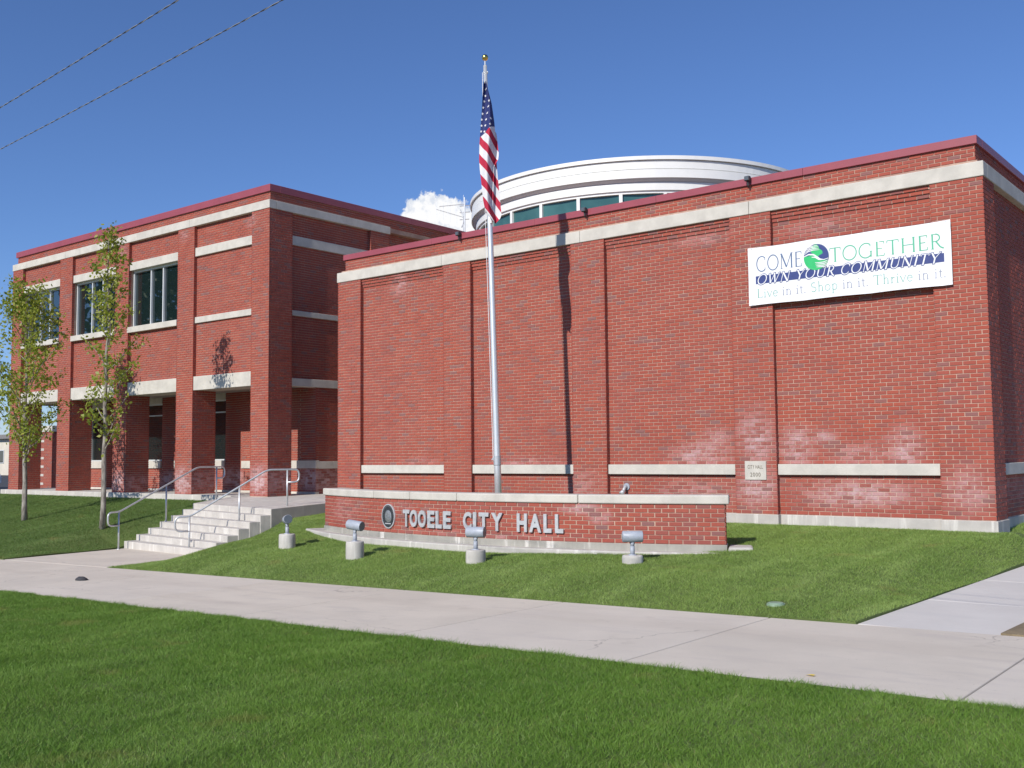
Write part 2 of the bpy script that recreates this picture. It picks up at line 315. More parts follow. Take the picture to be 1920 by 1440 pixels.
# ------------------------------------------------------------------ brick laying
BL, BC, BJ, BP = .2032, .0677, .011, .009      # brick length, course, joint, stands proud
class Bricks:
    def __init__(s): s.full = []; s.mb = MB(); s.n = 0
    def lay(s, p, u, w, h, nrm, phase=0, z0=None, single=True):
        """Running bond on a rectangle: p lower corner, u unit direction, w width, h height, nrm outward."""
        u = Vector(u); nrm = Vector(nrm); p = Vector(p); up = Vector((0,0,1))
        rows = max(1, round(h/BC)); c = h/rows
        for i in range(rows):
            x = -(BL/2 if (i+phase) % 2 else 0.)
            while x < w-1e-4:
                a, b = max(0., x), min(w, x+BL)
                if b-a > .03:
                    ja = BJ/2 if a > 0 else 0.; jb = BJ/2 if b < w-1e-6 else 0.
                    d = BP+rnd.uniform(-.002, .0025)
                    if single and abs(b-a-BL) < 1e-4 and ja and jb:
                        s.full.append((p+u*(x+BL/2)+up*(i*c+c/2), u, nrm, d, c))
                    else: s.one(s.mb, p+u*((a+ja+b-jb)/2)+up*(i*c+c/2), u, nrm, (b-a-ja-jb)/2, c/2-BJ/2, d)
                x += BL
    @staticmethod
    def one(mb, c, u, nrm, hw, hh, d):
        up = Vector((0,0,1)); f = nrm*d; k = .0022
        A = [c-u*hw-up*hh, c+u*hw-up*hh, c+u*hw+up*hh, c-u*hw+up*hh]
        B = [c-u*(hw-k)-up*(hh-k)+f, c+u*(hw-k)-up*(hh-k)+f, c+u*(hw-k)+up*(hh-k)+f, c-u*(hw-k)+up*(hh-k)+f]
        mb.add([tuple(v-nrm*.004) for v in A]+[tuple(v) for v in B], [(4,5,6,7),(0,1,5,4),(1,2,6,5),(2,3,7,6),(3,0,4,7)])
    def finish(s, parent, sfx, count=300):
        s.full.sort(key=lambda t: t[0].length)
        if count:
            mb = MB(); s.one(mb, Vector((0,0,0)), Vector((1,0,0)), Vector((0,-1,0)), BL/2-BJ/2, BC/2-BJ/2, BP)
            me = None
            for c, u, nrm, d, cc in s.full[:count]:
                if me is None:
                    o = mb.build('brick', 'brick1_'+sfx, parent); me = o.data
                else:
                    o = bpy.data.objects.new('brick', me); COL.objects.link(o); o.parent = parent
                o.location = c+nrm*(d-BP); o.rotation_euler = (0, 0, math.atan2(u.y, u.x)); o.scale = (1, 1, cc/BC)
        for c, u, nrm, d, cc in s.full[count:]: s.one(s.mb, c, u, nrm, BL/2-BJ/2, cc/2-BJ/2, d)
        o = s.mb.build('brickwork', 'brick_'+sfx, parent); tag(o, kind='stuff'); return o
XD, XN, YD, YN = (1,0,0), (-1,0,0), (0,1,0), (0,-1,0)

# ------------------------------------------------------------------ heights of the ground
def swz(X): return -1.655+.02*X
def sst(a, b, x):
    t = np.clip((x-a)/(b-a), 0, 1); return t*t*(3-2*t)
def stair_edge_r(Y): return np.interp(Y, [10.4, 13.1, 14.55, 17.2], [-18.2, -18.98, -18.55, -18.62])
def stair_edge_l(Y): return np.interp(Y, [10.4, 13.4, 15.3, 17.2], [-22.35, -22.74, -22.76, -23.45])
def stair_z(Y): return np.interp(Y, [10.4, 13.1, 14.9, 17.2], [-2.04, -2.10, -1.42, -1.25])
def walk_r(Y): return -3.94+.073*(Y-10.44)
def walk_z(Y): return -1.734+.027*(Y-10.44)
def bumps(X, Y): return .012*np.sin(X*1.7+np.sin(Y*1.3)*2)+.010*np.sin(Y*2.3+X*.8)
def lawn_r(X, Y):
    e = swz(X); t = np.clip((Y-10.45)/6.65, 0, 1)
    z = e+t**.65*(-1.25-e)
    k = sst(0, 1.9, X-stair_edge_r(Y)); z = z*k+(1-k)*(stair_z(Y)+.02)
    k = sst(0, np.interp(Y, [10.4, 14.5, 16.6], [1.3, .95, .55]), walk_r(Y)-X); z = z*k+(1-k)*(walk_z(Y)+.02)
    return z+bumps(X, Y)*np.clip((Y-10.45)*2, 0, 1)*np.clip((17-Y)*2, 0, 1)
def lawn_l(X, Y):
    e = swz(X); t = np.clip((Y-10.45)/6.5, 0, 1); z = e+t*(-1.16-e)
    k = sst(0, 1.6, stair_edge_l(Y)-X); zs = np.interp(Y, [10.4, 13.4, 15.5, 17.2], [-2.11, -2.09, -1.30, -1.16])
    return z*k+(1-k)*(zs+.02)+bumps(X, Y)*.6*np.clip((Y-10.45)*2, 0, 1)*np.clip((16.8-Y)*2, 0, 1)
def lawn_f(X, Y): return swz(X)+.012+bumps(X, Y)*np.clip((7.4-Y)*1.5, 0, 1)-.03*np.clip(3-Y, 0, 9)
def lawn_e(X, Y): return swz(X)+.02+.03*(Y-10.4)+bumps(X, Y)

def grid(name, fn, y0, y1, xl, xr, ny, nx, mat='turf'):
    mb = MB()
    for j in range(ny+1):
        Y = y0+(y1-y0)*j/ny; a, b = float(xl(Y)), float(xr(Y))
        for i in range(nx+1):
            X = a+(b-a)*i/nx; mb.v.append((X, Y, float(fn(np.float64(X), np.float64(Y)))))
    for j in range(ny):
        for i in range(nx):
            o = j*(nx+1)+i; mb.f.append((o, o+1, o+nx+2, o+nx+1))
    rim = list(range(nx+1))+[j*(nx+1)+nx for j in range(1, ny+1)]+[ny*(nx+1)+i for i in range(nx-1, -1, -1)]+[j*(nx+1) for j in range(ny-1, 0, -1)]
    k0 = len(mb.v); mb.v += [(mb.v[i][0], mb.v[i][1], mb.v[i][2]-.15) for i in rim]; k = len(rim)
    mb.f += [(rim[(i+1) % k], rim[i], k0+i, k0+(i+1) % k) for i in range(k)]
    o = mb.build(name, mat, None); tag(o, kind='structure'); return o
EDGE_N, EDGE_F = 7.42, 10.44
g = MB(); g.box(-4000, 4000, -4000, 6000, -4.2, -4.0); tag(g.build('ground', 'ground_dry'), kind='structure')
grid('lawn', lawn_f, -3, EDGE_N, lambda Y: -60, lambda Y: 25, 30, 120)
grid('lawn', lawn_r, EDGE_F, 17.4, stair_edge_r, walk_r, 50, 90)
grid('lawn', lawn_l, EDGE_F, 17.1, lambda Y: -60, stair_edge_l, 46, 240)
grid('lawn', lawn_e, EDGE_F, 40, lambda Y: walk_r(Y)+1.37, lambda Y: 25, 30, 30, 'dirt')
grid('lawn', lambda X, Y: walk_z(Y)+.04+(walk_r(Y)-X)*.25, 17.4, 40, lambda Y: -4.4, walk_r, 20, 4)
tag(MB().prism([(-120,-12.5),(60,-12.5),(60,-3.2),(-120,-3.2)], [-4.3,-1.4,-1.4,-4.3], [swz(-120)-.35, swz(60)-.35, swz(60)-.35, swz(-120)-.35]).build('road', 'asphalt'), kind='structure')
tag(MB().prism([(-120,-3.2),(60,-3.2),(60,-3.0),(-120,-3.0)], -4.3, [swz(-120)-.2, swz(60)-.2, swz(60)-.2, swz(-120)-.2]).build('kerb', 'sidewalk'), kind='structure')
tag(MB().box(-160, -37.5, 17.3, 110, -4.2, -1.72).build('parking_lot', 'asphalt'), kind='structure')

# ------------------------------------------------------------------ sidewalk and walkways, slab by slab
def slabs(root, mat, quads, gap=.009):
    for q in quads:
        c = Vector((sum(p[0] for p in q)/len(q), sum(p[1] for p in q)/len(q), 0)); pts = []
        for p in q:
            d = Vector((p[0], p[1], 0))-c; d = d*(1-gap/max(d.length, .1)); pts.append((c.x+d.x, c.y+d.y))
        z = [p[2] for p in q]
        MB().prism(pts, [a-.12 for a in z], z).build('slab', mat, root, bevel=.012)
sw = MB().prism([(-80, EDGE_N-.02), (30, EDGE_N-.02), (30, EDGE_F+.02), (-80, EDGE_F+.02)], -5, [swz(-80)-.03, swz(30)-.03, swz(30)-.03, swz(-80)-.03]).build('sidewalk', 'joint_dirt'); tag(sw, kind='structure')
xs = [-2.13+2.74*k for k in range(-22, 6)]
slabs(sw, 'sidewalk', [[(a, EDGE_N, swz(a)), (b, EDGE_N, swz(b)), (b, EDGE_F, swz(b)), (a, EDGE_F, swz(a))] for a, b in zip(xs, xs[1:])])
ww = MB().prism([(-22.35,10.45),(-18.2,10.45),(-18.98,13.12),(-22.66,13.5)], -3, [-2.13,-2.05,-2.13,-2.15]).build('walkway', 'joint_dirt'); tag(ww, kind='structure')
slabs(ww, 'sidewalk', [[(-22.35,10.45,swz(-22.35)),(-18.2,10.45,swz(-18.2)),(-18.98,13.15,-2.075),(-22.66,13.55,-2.10)]])
wr = MB().prism([(walk_r(10.46),10.46),(walk_r(10.46)+1.37,10.46),(walk_r(40)+1.37,40),(walk_r(40),40)], -3, [walk_z(10.46)-.03,walk_z(10.46)-.03,walk_z(40)-.03,walk_z(40)-.03]).build('walkway', 'joint_dirt'); tag(wr, kind='structure')
ys = [10.46+1.83*k for k in range(17)]
slabs(wr, 'walkway', [[(walk_r(a),a,walk_z(a)),(walk_r(a)+1.37,a,walk_z(a)),(walk_r(b)+1.37,b,walk_z(b)),(walk_r(b),b,walk_z(b))] for a, b in zip(ys, ys[1:])], .004)
# trodden soil strip along the near edge of the sidewalk
sb = MB()
for k in range(160):
    a = -40+k*.3; w0 = .06+.035*mnoise.noise((a*.9,0,0)); w1 = .06+.035*mnoise.noise(((a+.3)*.9,0,0))
    sb.add([(a,EDGE_N-.03-w0,swz(a)+.014),(a+.3,EDGE_N-.03-w1,swz(a)+.014),(a+.3,EDGE_N+.016,swz(a)+.003),(a,EDGE_N+.016,swz(a)+.003)], [(0,1,2,3)])
tag(sb.build('soil_strip', 'soil'), kind='structure')

# ------------------------------------------------------------------ the near brick hall
RF, RD = 17.13, 17.23
RP = [(-19.32,-18.50),(-15.77,-14.94),(-12.20,-11.37),(-8.60,-7.79),(-5.02,-4.20)]
RB0, RB1 = 4.349, 4.592
hall = thing('brick_hall', 'windowless red brick hall with stone bands and maroon coping behind the sign wall', 'building', loc=(-11.8, RF, -1.25))
hall.location = (0,0,0)
B = Bricks(); core = MB(); e = .012
core.box(-19.32+e, -4.30, RD+e, 22.5, -1.6, RB0+.3)
for i, (a, b) in enumerate(RP):
    core.box(a+e if i else a+e, b-e, RF+e, RD+e+.002, -1.6, RB0)
    B.lay((a, RF+e, -1.067), XD, b-a, RB0+1.067, YN, i)
    if i < 4: B.lay((b-e, RF, -1.067), YD, RD-RF, RB0+1.067, XD, 0, single=False)
    if i: B.lay((a+e, RD, -1.067), YN, RD-RF, RB0+1.067, XN, 0, single=False)
for i in range(4):
    a, b = RP[i][1], RP[i+1][0]
    B.lay((a, RD+e, -1.067), XD, b-a, -.375+1.067, YN, i)
    B.lay((a, RD+e, -.186), XD, b-a, RB0-3*BC+.186, YN, i+1)
    for k, dp in enumerate((.022, .045, .068)):
        z = RB0-(3-k)*BC; core.box(a, b, RD+e-dp, RD+e+.001, z+.004, z+BC)
        B.lay((a, RD+e-dp, z+.002), XD, b-a, BC-.002, YN, i+k)
    box('stone_sill', 'limestone', hall, a+.008, b-.004, 17.155, RD+.02, -.375, -.186, .008)
# right end wall (faces +X): pier, recess, pier
SP = [(17.13, 17.80), (20.65, 21.45)]
for a, b in SP: core.box(-4.31, -4.20-e-.0005, a+e+(.06 if a < 18 else 0), b-e, -1.6, RB0-.001); B.lay((-4.20-e, a, -1.067), YD, b-a, RB0+1.067, XD, 1)
B.lay((-4.20, 17.80-e, -1.067), XN, .10, RB0+1.067, YD, 0, single=False); B.lay((-4.30, 20.65+e, -1.067), XD, .10, RB0+1.067, YN, 0, single=False)
B.lay((-4.30, 17.80, -1.067), YD, 2.85, -.375+1.067, XD, 0); B.lay((-4.30, 17.80, -.186), YD, 2.85, RB0+.186, XD, 1)
B.lay((-4.30, 21.45, -1.067), YD, 1.05, RB0+1.067, XD, 1)
box('stone_sill', 'limestone', hall, -4.32, -4.225, 17.81, 20.64, -.375, -.186, .008)
# left end wall (faces the passage)
B.lay((-19.32+e, 22.5, -1.067), YN, 5.37, RB0+1.067, XN, 0)
# parapet above the band
core.box(-19.19+e, -4.33-e, RF+.13+e, 22.5, RB0+.1, 4.93)
B.lay((-19.19, RF+.13+e, RB1), XD, 14.86, 4.915-RB1, YN, 0); B.lay((-4.33-e, RF+.13, RB1), YD, 5.2, 4.915-RB1, XD, 1); B.lay((-19.19+e, 22.4, RB1), YN, 5.1, 4.915-RB1, XN, 1)
core.build('wall', 'mortar_rb', hall)
B.finish(hall, 'rb', 300)
xb = [-19.34, -15.8, -11.95, -8.2, -4.183]
for a, b in zip(xb, xb[1:]): box('stone_band', 'limestone', hall, a+(.003 if a > -19 else 0), b-(.003 if b < -5 else 0), RF-.018, RF+.22, RB0, RB1, .012)
box('stone_band', 'limestone', hall, -4.40, -4.183, RF+.224, 19.8, RB0, RB1, .012); box('stone_band', 'limestone', hall, -4.40, -4.183, 19.806, 22.5, RB0, RB1, .012)
box('stone_band', 'limestone', hall, -19.34, -19.15, RF+.224, 22.5, RB0, RB1, .012)
for i, (a, b) in enumerate(RP): box('base_stone', 'concrete_base', hall, a-.012 if i else a-.02, b+.012 if i < 4 else b+.02, RF-.022, RF+.2, -1.75, -1.073, .01)
for i in range(4): box('base_stone', 'concrete_base', hall, RP[i][1]+.013, RP[i+1][0]-.013, RD-.022, RD+.2, -1.75, -1.073, .01)
box('base_stone', 'concrete_base', hall, -4.5, -4.18, RF+.205, 17.815, -1.75, -1.073, .01); box('base_stone', 'concrete_base', hall, -4.5, -4.28, 17.82, 20.63, -1.75, -1.073, .01)
box('base_stone', 'concrete_base', hall, -4.5, -4.18, 20.635, 22.5, -1.75, -1.073, .01)
# coping in lengths, with a drip edge
def coping(parent, x0, x1, y0, y1, z0, z1):
    box('coping', 'coping', parent, x0, x1, y0, y1, z0+.03, z1, .006)
xc = [-19.23, -16.2, -13.2, -10.2, -7.2, -4.29]
for a, b in zip(xc, xc[1:]): coping(hall, a+.002, b-.002, RF+.09, RF+.42, 4.885, 5.05)
coping(hall, -4.62, -4.29, RF+.422, 22.6, 4.885, 5.05); coping(hall, -19.23, -18.9, RF+.422, 22.6, 4.885, 5.05); coping(hall, -18.898, -4.622, 22.3, 22.6, 4.885, 5.05)
box('roof', 'roof_grey', hall, -19.0, -4.5, 17.4, 22.4, 4.7, 4.85)
# cornerstone
pl = box('cornerstone', 'limestone', hall, -8.40, -7.99, RF-.016, RF+.05, -.465, -.13, .006); tag(pl, 'pale stone block carved CITY HALL 2000')

# ------------------------------------------------------------------ lettering
def text_mesh(txt, h, depth=.02, bold=0., sx=1., italic=0.):
    cu = bpy.data.curves.new('letter', 'FONT'); cu.body = txt; cu.size = 1; cu.extrude = .5; cu.offset = bold; cu.shear = italic; cu.resolution_u = 4
    ob = bpy.data.objects.new('letter', cu); COL.objects.link(ob)
    me = bpy.data.meshes.new_from_object(ob.evaluated_get(bpy.context.evaluated_depsgraph_get()))
    bpy.data.objects.remove(ob); bpy.data.curves.remove(cu)
    co = np.empty(len(me.vertices)*3); me.vertices.foreach_get('co', co); co = co.reshape(-1, 3)
    x0, x1 = co[:,0].min(), co[:,0].max(); y0, y1 = co[:,1].min(), co[:,1].max()
    k = h/(y1-y0)
    co[:,0] = (co[:,0]-(x0+x1)/2)*k*sx; co[:,1] = (co[:,1]-y0)*k; co[:,2] *= depth
    me.vertices.foreach_set('co', co.ravel()); me.update(); return me, (x1-x0)*k*sx
def put_letter(me, mat, parent, loc, ang, name='letter'):
    me.materials.clear(); me.materials.append(MATS[mat])
    o = bpy.data.objects.new(name, me); COL.objects.link(o); o.parent = parent
    o.location = loc; o.rotation_euler = (PI/2, 0, ang); return o
def stamp(txt, h, x0, x1, z, y, parent, mat, depth=.008, bold=0.):
    ms = [(c, text_mesh(c, h, depth, bold)) for c in txt if c != ' ']
    adv = []; tot = 0
    for c in txt:
        w = h*.45 if c == ' ' else [m for cc, m in ms if cc == c][0][1]+h*.2
        adv.append((c, tot, w)); tot += w
    k = (x1-x0)/tot
    for c, o, w in adv:
        if c == ' ': continue
        me, ww_ = text_mesh(c, h, depth, bold, k); put_letter(me, mat, parent, (x0+(o+w/2)*k, y, z), 0)
simple('carved', (.20, .18, .15), .9, .1, 30)
stamp('CITY HALL', .062, -8.345, -8.045, -.262, RF-.017, pl, 'carved'); stamp('2000', .072, -8.30, -8.09, -.405, RF-.017, pl, 'carved')

# ------------------------------------------------------------------ the two-storey office wing
LF, LDp = 17.13, 17.23
LP = [(-36.47,-35.74),(-33.15,-32.34),(-29.69,-28.93),(-26.30,-25.48),(-22.81,-22.05)]
wing = thing('office_wing', 'two-storey red brick wing with maroon coping and an open portico of square piers', 'building')
B = Bricks(); core = MB(); sg = False
LB0, LB1 = 6.70, 6.93
ZS, ZL0, ZL1 = -1.0, 1.955, 2.35
for i, (a, b) in enumerate(LP):
    core.box(a+e, b-e, LF+e, 17.92-e, ZS-.1, LB0)
    B.lay((a, LF+e, ZS), XD, b-a, LB0-ZS, YN, i)
    B.lay((b-e, LF, ZS), YD, .79, (LB0-ZS) if i == 4 else ZL0-ZS, XD, 1)          # sides in the portico
    if i < 4: B.lay((b-e, LF, ZL0), YD, .10, LB0-ZL0, XD, 1)
    B.lay((a+e, 17.92, ZS), YN, .79, ZL0-ZS, XN, 0)
    if i: B.lay((a+e, LDp, ZL0), YN, .10, LB0-ZL0, XN, 0)
    else: B.lay((a+e, 17.92, ZL0), YN, .79, LB0-ZL0, XN, 0)
    B.lay((b, 17.92-e, ZS), XN, b-a, ZL0-ZS, YD, 0)
core.box(-36.40, -22.45, 17.60, 28.0, ZL0+.06, 6.95)
for i in range(4):
    a, b = LP[i][1], LP[i+1][0]
    core.box(a, b, LDp+e, 17.62, ZL1, 3.90); core.box(a, b, LDp+e, 17.62, 6.05, LB0+.1)
    B.lay((a, LDp+e, ZL1), XD, b-a, 3.885-ZL1, YN, i); B.lay((a, LDp+e, 6.07), XD, b-a, LB0-6.07, YN, i)
    if i == 3:
        core.box(a, b, LDp+e, 17.62, 3.90, 6.05); B.lay((a, LDp+e, 4.06), XD, b-a, 5.82-4.06, YN, i)
        box('stone_band', 'limestone', wing, a+.005, b-.005, 17.175, 17.3, 3.885, 4.06, .008); box('stone_band', 'limestone', wing, a+.005, b-.005, 17.165, 17.3, 5.82, 6.07, .008)
    else:
        box('window_lintel', 'limestone', wing, a+.005, b-.005, 17.165, 17.45, 5.82, 6.07, .008)
        box('window_sill', 'limestone', wing, a-.02, b-.005, 17.11, 17.5, 3.885, 4.06, .008)
        w = MB(); z0, z1 = 4.06, 5.82
        for x in (a+.005, a+.95, a+1.60, b-.05): w.box(x, x+.045, 17.30, 17.40, z0, z1)
        w.box(a+.05, b-.05, 17.302, 17.398, z0, z0+.045); w.box(a+.05, b-.05, 17.302, 17.398, z1-.06, z1)
        wo = w.build('window', 'frame_metal', wing)
        xsn = [a+.05, a+.95, a+1.60, b-.05]
        for p, q in zip(xsn, xsn[1:]):
            pm = MB(); t = rnd.uniform(-.004, .004)
            pm.add([(p,17.36,z0+.03),(q,17.36+t,z0+.03),(q,17.36+t*.5,z1-.03),(p,17.36+t*.4,z1-.03)], [(0,1,2,3)])
            pm.build('pane', 'pane_dark', wo)
    box('lintel', 'limestone', wing, a+.004, b-.004, LF+.02, 17.90, ZL0, ZL1, .008)
# side of the wing facing the passage: recessed bay, far pier, set-back wall
SX = -22.15; YBK = 18.85+e+.004; YB_ = 18.85
core.box(-22.6, SX-e, 17.9, 20.85, ZL0+.06, LB0+.1); core.box(-22.6, -22.05-e, 20.83+e, 21.60-e, ZS-.2, LB0)
core.box(-22.6, -22.38, 21.58, 28.0, ZS-.2, 6.95); core.box(-22.6, SX-e, YBK, 20.85, ZS-.2, ZL0+.1)
for za, zb in ((2.17, 3.885), (4.03, 5.83), (6.09, LB0)): B.lay((SX-e, 17.92, za), YD, 2.91, zb-za, XD, 0)
B.lay((SX-e, 18.85, -.10), YD, 1.98, ZL0+.10, XD, 0); B.lay((SX-e, 18.85, ZS), YD, 1.98, -.30-ZS, XD, 0)
B.lay((-22.05-e, 20.83, ZS), YD, .77, LB0-ZS, XD, 1); B.lay((SX, 20.83+e, ZS), XD, .10, LB0-ZS, YN, 0); B.lay((-22.05, 21.60-e, ZS), XN, .33, LB0-ZS, YD, 0)
B.lay((-22.38+0, 21.60, ZS), YD, 6.4, LB0+.2-ZS, XD, 0); B.lay((-22.05, 17.92-e, ZL0), XN, .10, LB0-ZL0, YD, 0)
for za, zb in ((1.955, 2.17), (3.885, 4.03), (5.83, 6.09)): box('stone_band', 'limestone', wing, -22.4, SX+.045, 17.93, 20.82, za, zb, .008)
box('stone_band', 'limestone', wing, -22.35, SX+.03, YB_+.105, 19.45, -.30, -.10, .006); box('stone_band', 'limestone', wing, -22.35, SX+.03, 19.458, 20.82, -.30, -.10, .006)
# portico: ceiling, back wall with windows
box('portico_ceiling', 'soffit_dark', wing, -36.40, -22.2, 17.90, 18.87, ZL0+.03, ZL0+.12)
YB = 18.85
bw = [(-36.47, -35.74)]+[(LP[i][0], LP[i][1]) for i in range(1, 4)]+[(-22.81, -22.15)]
core.box(-36.3, -22.20, YB+.20, YB+.5, ZS-.2, 2.05)
for i, (a, b) in enumerate(bw): core.box(a-.001, b-(.04 if i == 4 else 0), YB+e, YB+.22, ZS-.2, 2.05); B.lay((a, YB+e, ZS+.06), XD, b-a, 2.0-ZS-.06, YN, i)
for i in range(4):
    a, b = LP[i][1], LP[i+1][0]
    if i == 3:
        core.box(a, b, YB+e, YB+.22, ZS-.2, 2.05); B.lay((a, YB+e, ZS+.06), XD, b-a, -.29-ZS-.06, YN, i); B.lay((a, YB+e, -.07), XD, b-a, 2.07, YN, i)
        box('stone_band', 'limestone', wing, a, b, YB-.03, YB+.1, -.29, -.07, .006); box('stone_band', 'limestone', wing, b+.002, SX+.03, YB-.03, YB+.1, -.29, -.07, .006)
        continue
    core.box(a, b, YB+e, YB+.22, ZS-.2, -.05); B.lay((a, YB+e, ZS+.06), XD, b-a, -.29-ZS-.06, YN, i)
    box('window_sill', 'limestone', wing, a+.002, b-.002, YB-.05, YB+.2, -.29, -.05, .006); box('window_lintel', 'limestone', wing, a+.002, b-.002, YB-.02, YB+.2, 1.80, 2.02, .006)
    w = MB(); z0, z1 = -.05, 1.80
    for x in (a+.005, a+.62, a+1.55, b-.05): w.box(x, x+.045, YB+.06, YB+.14, z0, z1)
    for z in (z0, 1.40, z1-.045): w.box(a+.05, b-.05, YB+.062, YB+.138, z, z+.04)
    wo = w.build('window', 'frame_metal', wing)
    xsn = [a+.05, a+.62, a+1.55, b-.05]
    for p, q in zip(xsn, xsn[1:]): MB().add([(p,YB+.11,z0+.03),(q,YB+.112,z0+.03),(q,YB+.11,z1-.03),(p,YB+.112,z1-.03)], [(0,1,2,3)]) or 0
    for p, q in zip(xsn, xsn[1:]):
        pm = MB(); pm.add([(p,YB+.11,z0+.03),(q,YB+.112,z0+.03),(q,YB+.11,z1-.03),(p,YB+.112,z1-.03)], [(0,1,2,3)]); pm.build('pane', 'pane_dark', wo)
box('base_course', 'limestone', wing, -36.4, -22.13, YB-.02, YB+.1, ZS, ZS+.058, .004)
box('portico_floor', 'stair_concrete', wing, -36.75, -23.46, 17.0, YB+.1, -1.9, ZS, .015)
# band, parapet, coping
xb = [-36.49, -32.8, -29.2, -25.7, -22.03]
for a, b in zip(xb, xb[1:]): box('stone_band', 'limestone', wing, a+.003, b-.003, LF-.018, LF+.22, LB0, LB1, .012)
box('stone_band', 'limestone', wing, -22.25, -22.033, LF+.224, 21.62, LB0, LB1, .012); box('stone_band', 'limestone', wing, -36.49, -36.3, LF+.224, 28, LB0, LB1, .012)
core.box(-36.36+e, -22.16-e, LF+.11+e, 28, LB0+.1, 7.19)
B.lay((-36.36, LF+.11+e, LB1), XD, 14.2, 7.17-LB1, YN, 0); B.lay((-22.16-e, LF+.11, LB1), YD, 10.7, 7.17-LB1, XD, 1)
xc = [-36.41, -33.4, -30.4, -27.4, -24.4, -22.11]
for a, b in zip(xc, xc[1:]): coping(wing, a+.002, b-.002, LF+.06, LF+.40, 7.155, 7.38)
coping(wing, -22.45, -22.11, LF+.402, 22.6, 7.155, 7.38); coping(wing, -22.45, -22.11, 22.604, 28.1, 7.155, 7.38); coping(wing, -36.41, -36.07, LF+.402, 28.1, 7.155, 7.38); coping(wing, -36.068, -22.452, 27.8, 28.1, 7.155, 7.38)
box('roof', 'roof_grey', wing, -36.2, -22.3, 17.4, 27.9, 6.96, 7.05)
B.lay((-36.40+e, 28, ZL0), YN, 10.08, LB0-ZL0, XN, 0)
core.build('wall', 'mortar_lb', wing)
B.finish(wing, 'lb', 300)

# ------------------------------------------------------------------ rotunda between the two
rot = thing('rotunda', 'round white rotunda with ringed cornice and teal clerestory windows above the brick hall', 'building', loc=(0,0,0))
RC = (-16.93, 27.53, 0)
MB().lathe([(5.03,-1.5),(5.03,6.0)], RC, 96).build('drum_wall', 'cream', rot, True)
MB().lathe([(4.96,6.0),(5.13,6.0),(5.13,6.08),(4.96,6.08)], RC, 96).build('sill_ring', 'white_metal', rot)
MB().lathe([(4.85,6.95),(5.09,6.95),(5.09,7.02),(5.14,7.02),(5.14,7.23),(4.85,7.23)], RC, 128).build('lower_fascia', 'white_metal', rot)
MB().lathe([(5.10,7.225),(5.28,7.335),(5.28,7.34)], RC, 128).build('soffit', 'white_soffit', rot, True)
MB().lathe([(5.16,7.32),(5.285,7.32),(5.285,7.545),(5.235,7.55),(5.235,7.575),(5.16,7.58)], RC, 128).build('middle_fascia', 'white_metal', rot)
MB().lathe([(5.12,7.57),(5.265,7.57),(5.265,7.785),(5.225,7.79),(5.225,7.81),(5.1,7.81)], RC, 128).build('upper_fascia', 'white_metal', rot)
MB().lathe([(5.1,7.80),(5.325,7.80),(5.325,7.90),(5.2,7.93),(3.0,8.05),(.01,8.1)], RC, 128).build('roof_rim', 'white_metal', rot)
NMUL, AMUL = 27, -50.4
for k in range(NMUL):
    a0 = math.radians(AMUL+360/NMUL*k); a1 = a0+2*PI/NMUL
    m_ = MB(); d = Vector((math.cos(a0), math.sin(a0), 0)); t = Vector((-d.y, d.x, 0)); c = Vector(RC)
    P = [c+d*5.0-t*.045, c+d*5.09-t*.045, c+d*5.09+t*.045, c+d*5.0+t*.045]
    m_.prism([(p.x, p.y) for p in P], 6.07, 6.96); m_.build('mullion', 'white_metal', rot)
    p0, p1 = c+Vector((math.cos(a0), math.sin(a0), 0))*5.03, c+Vector((math.cos(a1), math.sin(a1), 0))*5.03
    pm = MB(); pm.add([(p0.x,p0.y,6.05),(p1.x,p1.y,6.05),(p1.x,p1.y,6.98),(p0.x,p0.y,6.98)], [(0,1,2,3)]); pm.build('pane', 'pane_teal', rot)

# ------------------------------------------------------------------ stairs and landing
st = thing('entrance_stairs', 'pale concrete entrance steps climbing from the walkway to the portico landing', 'steps')
RISE = .1355
def Lc(k): return (-22.72-.02*(k == 0), 15.34-.315*k)
def Rc(k): return (-18.57-.065*k, 14.53-.24*k)
for k in range(1, 7):
    z = -1.12-RISE*k; (lx, ly), (rx, ry) = Lc(k), Rc(k); (lx2, ly2), (rx2, ry2) = Lc(k-1), Rc(k-1)
    MB().prism([(lx,ly),(rx,ry),(rx2,ry2+.06),(lx2,ly2+.06)], -2.6, z).build('step', 'stair_concrete', st, bevel=.01)
(lx, ly), (rx, ry) = Lc(0), Rc(0)
poly = [(lx,ly),(rx,ry),(-18.62,17.08),(-19.34,17.13),(-19.34,24),(-22.12,24),(-22.12,18.86),(-23.44,18.86),(-23.44,17.0)]
lz = [-1.12,-1.12,-1.02,-1.01,-1.0,-1.0,-1.0,-1.003,-1.02]
ld = MB().prism(poly, -2.4, lz).build('landing', 'stair_concrete', st, bevel=.01)

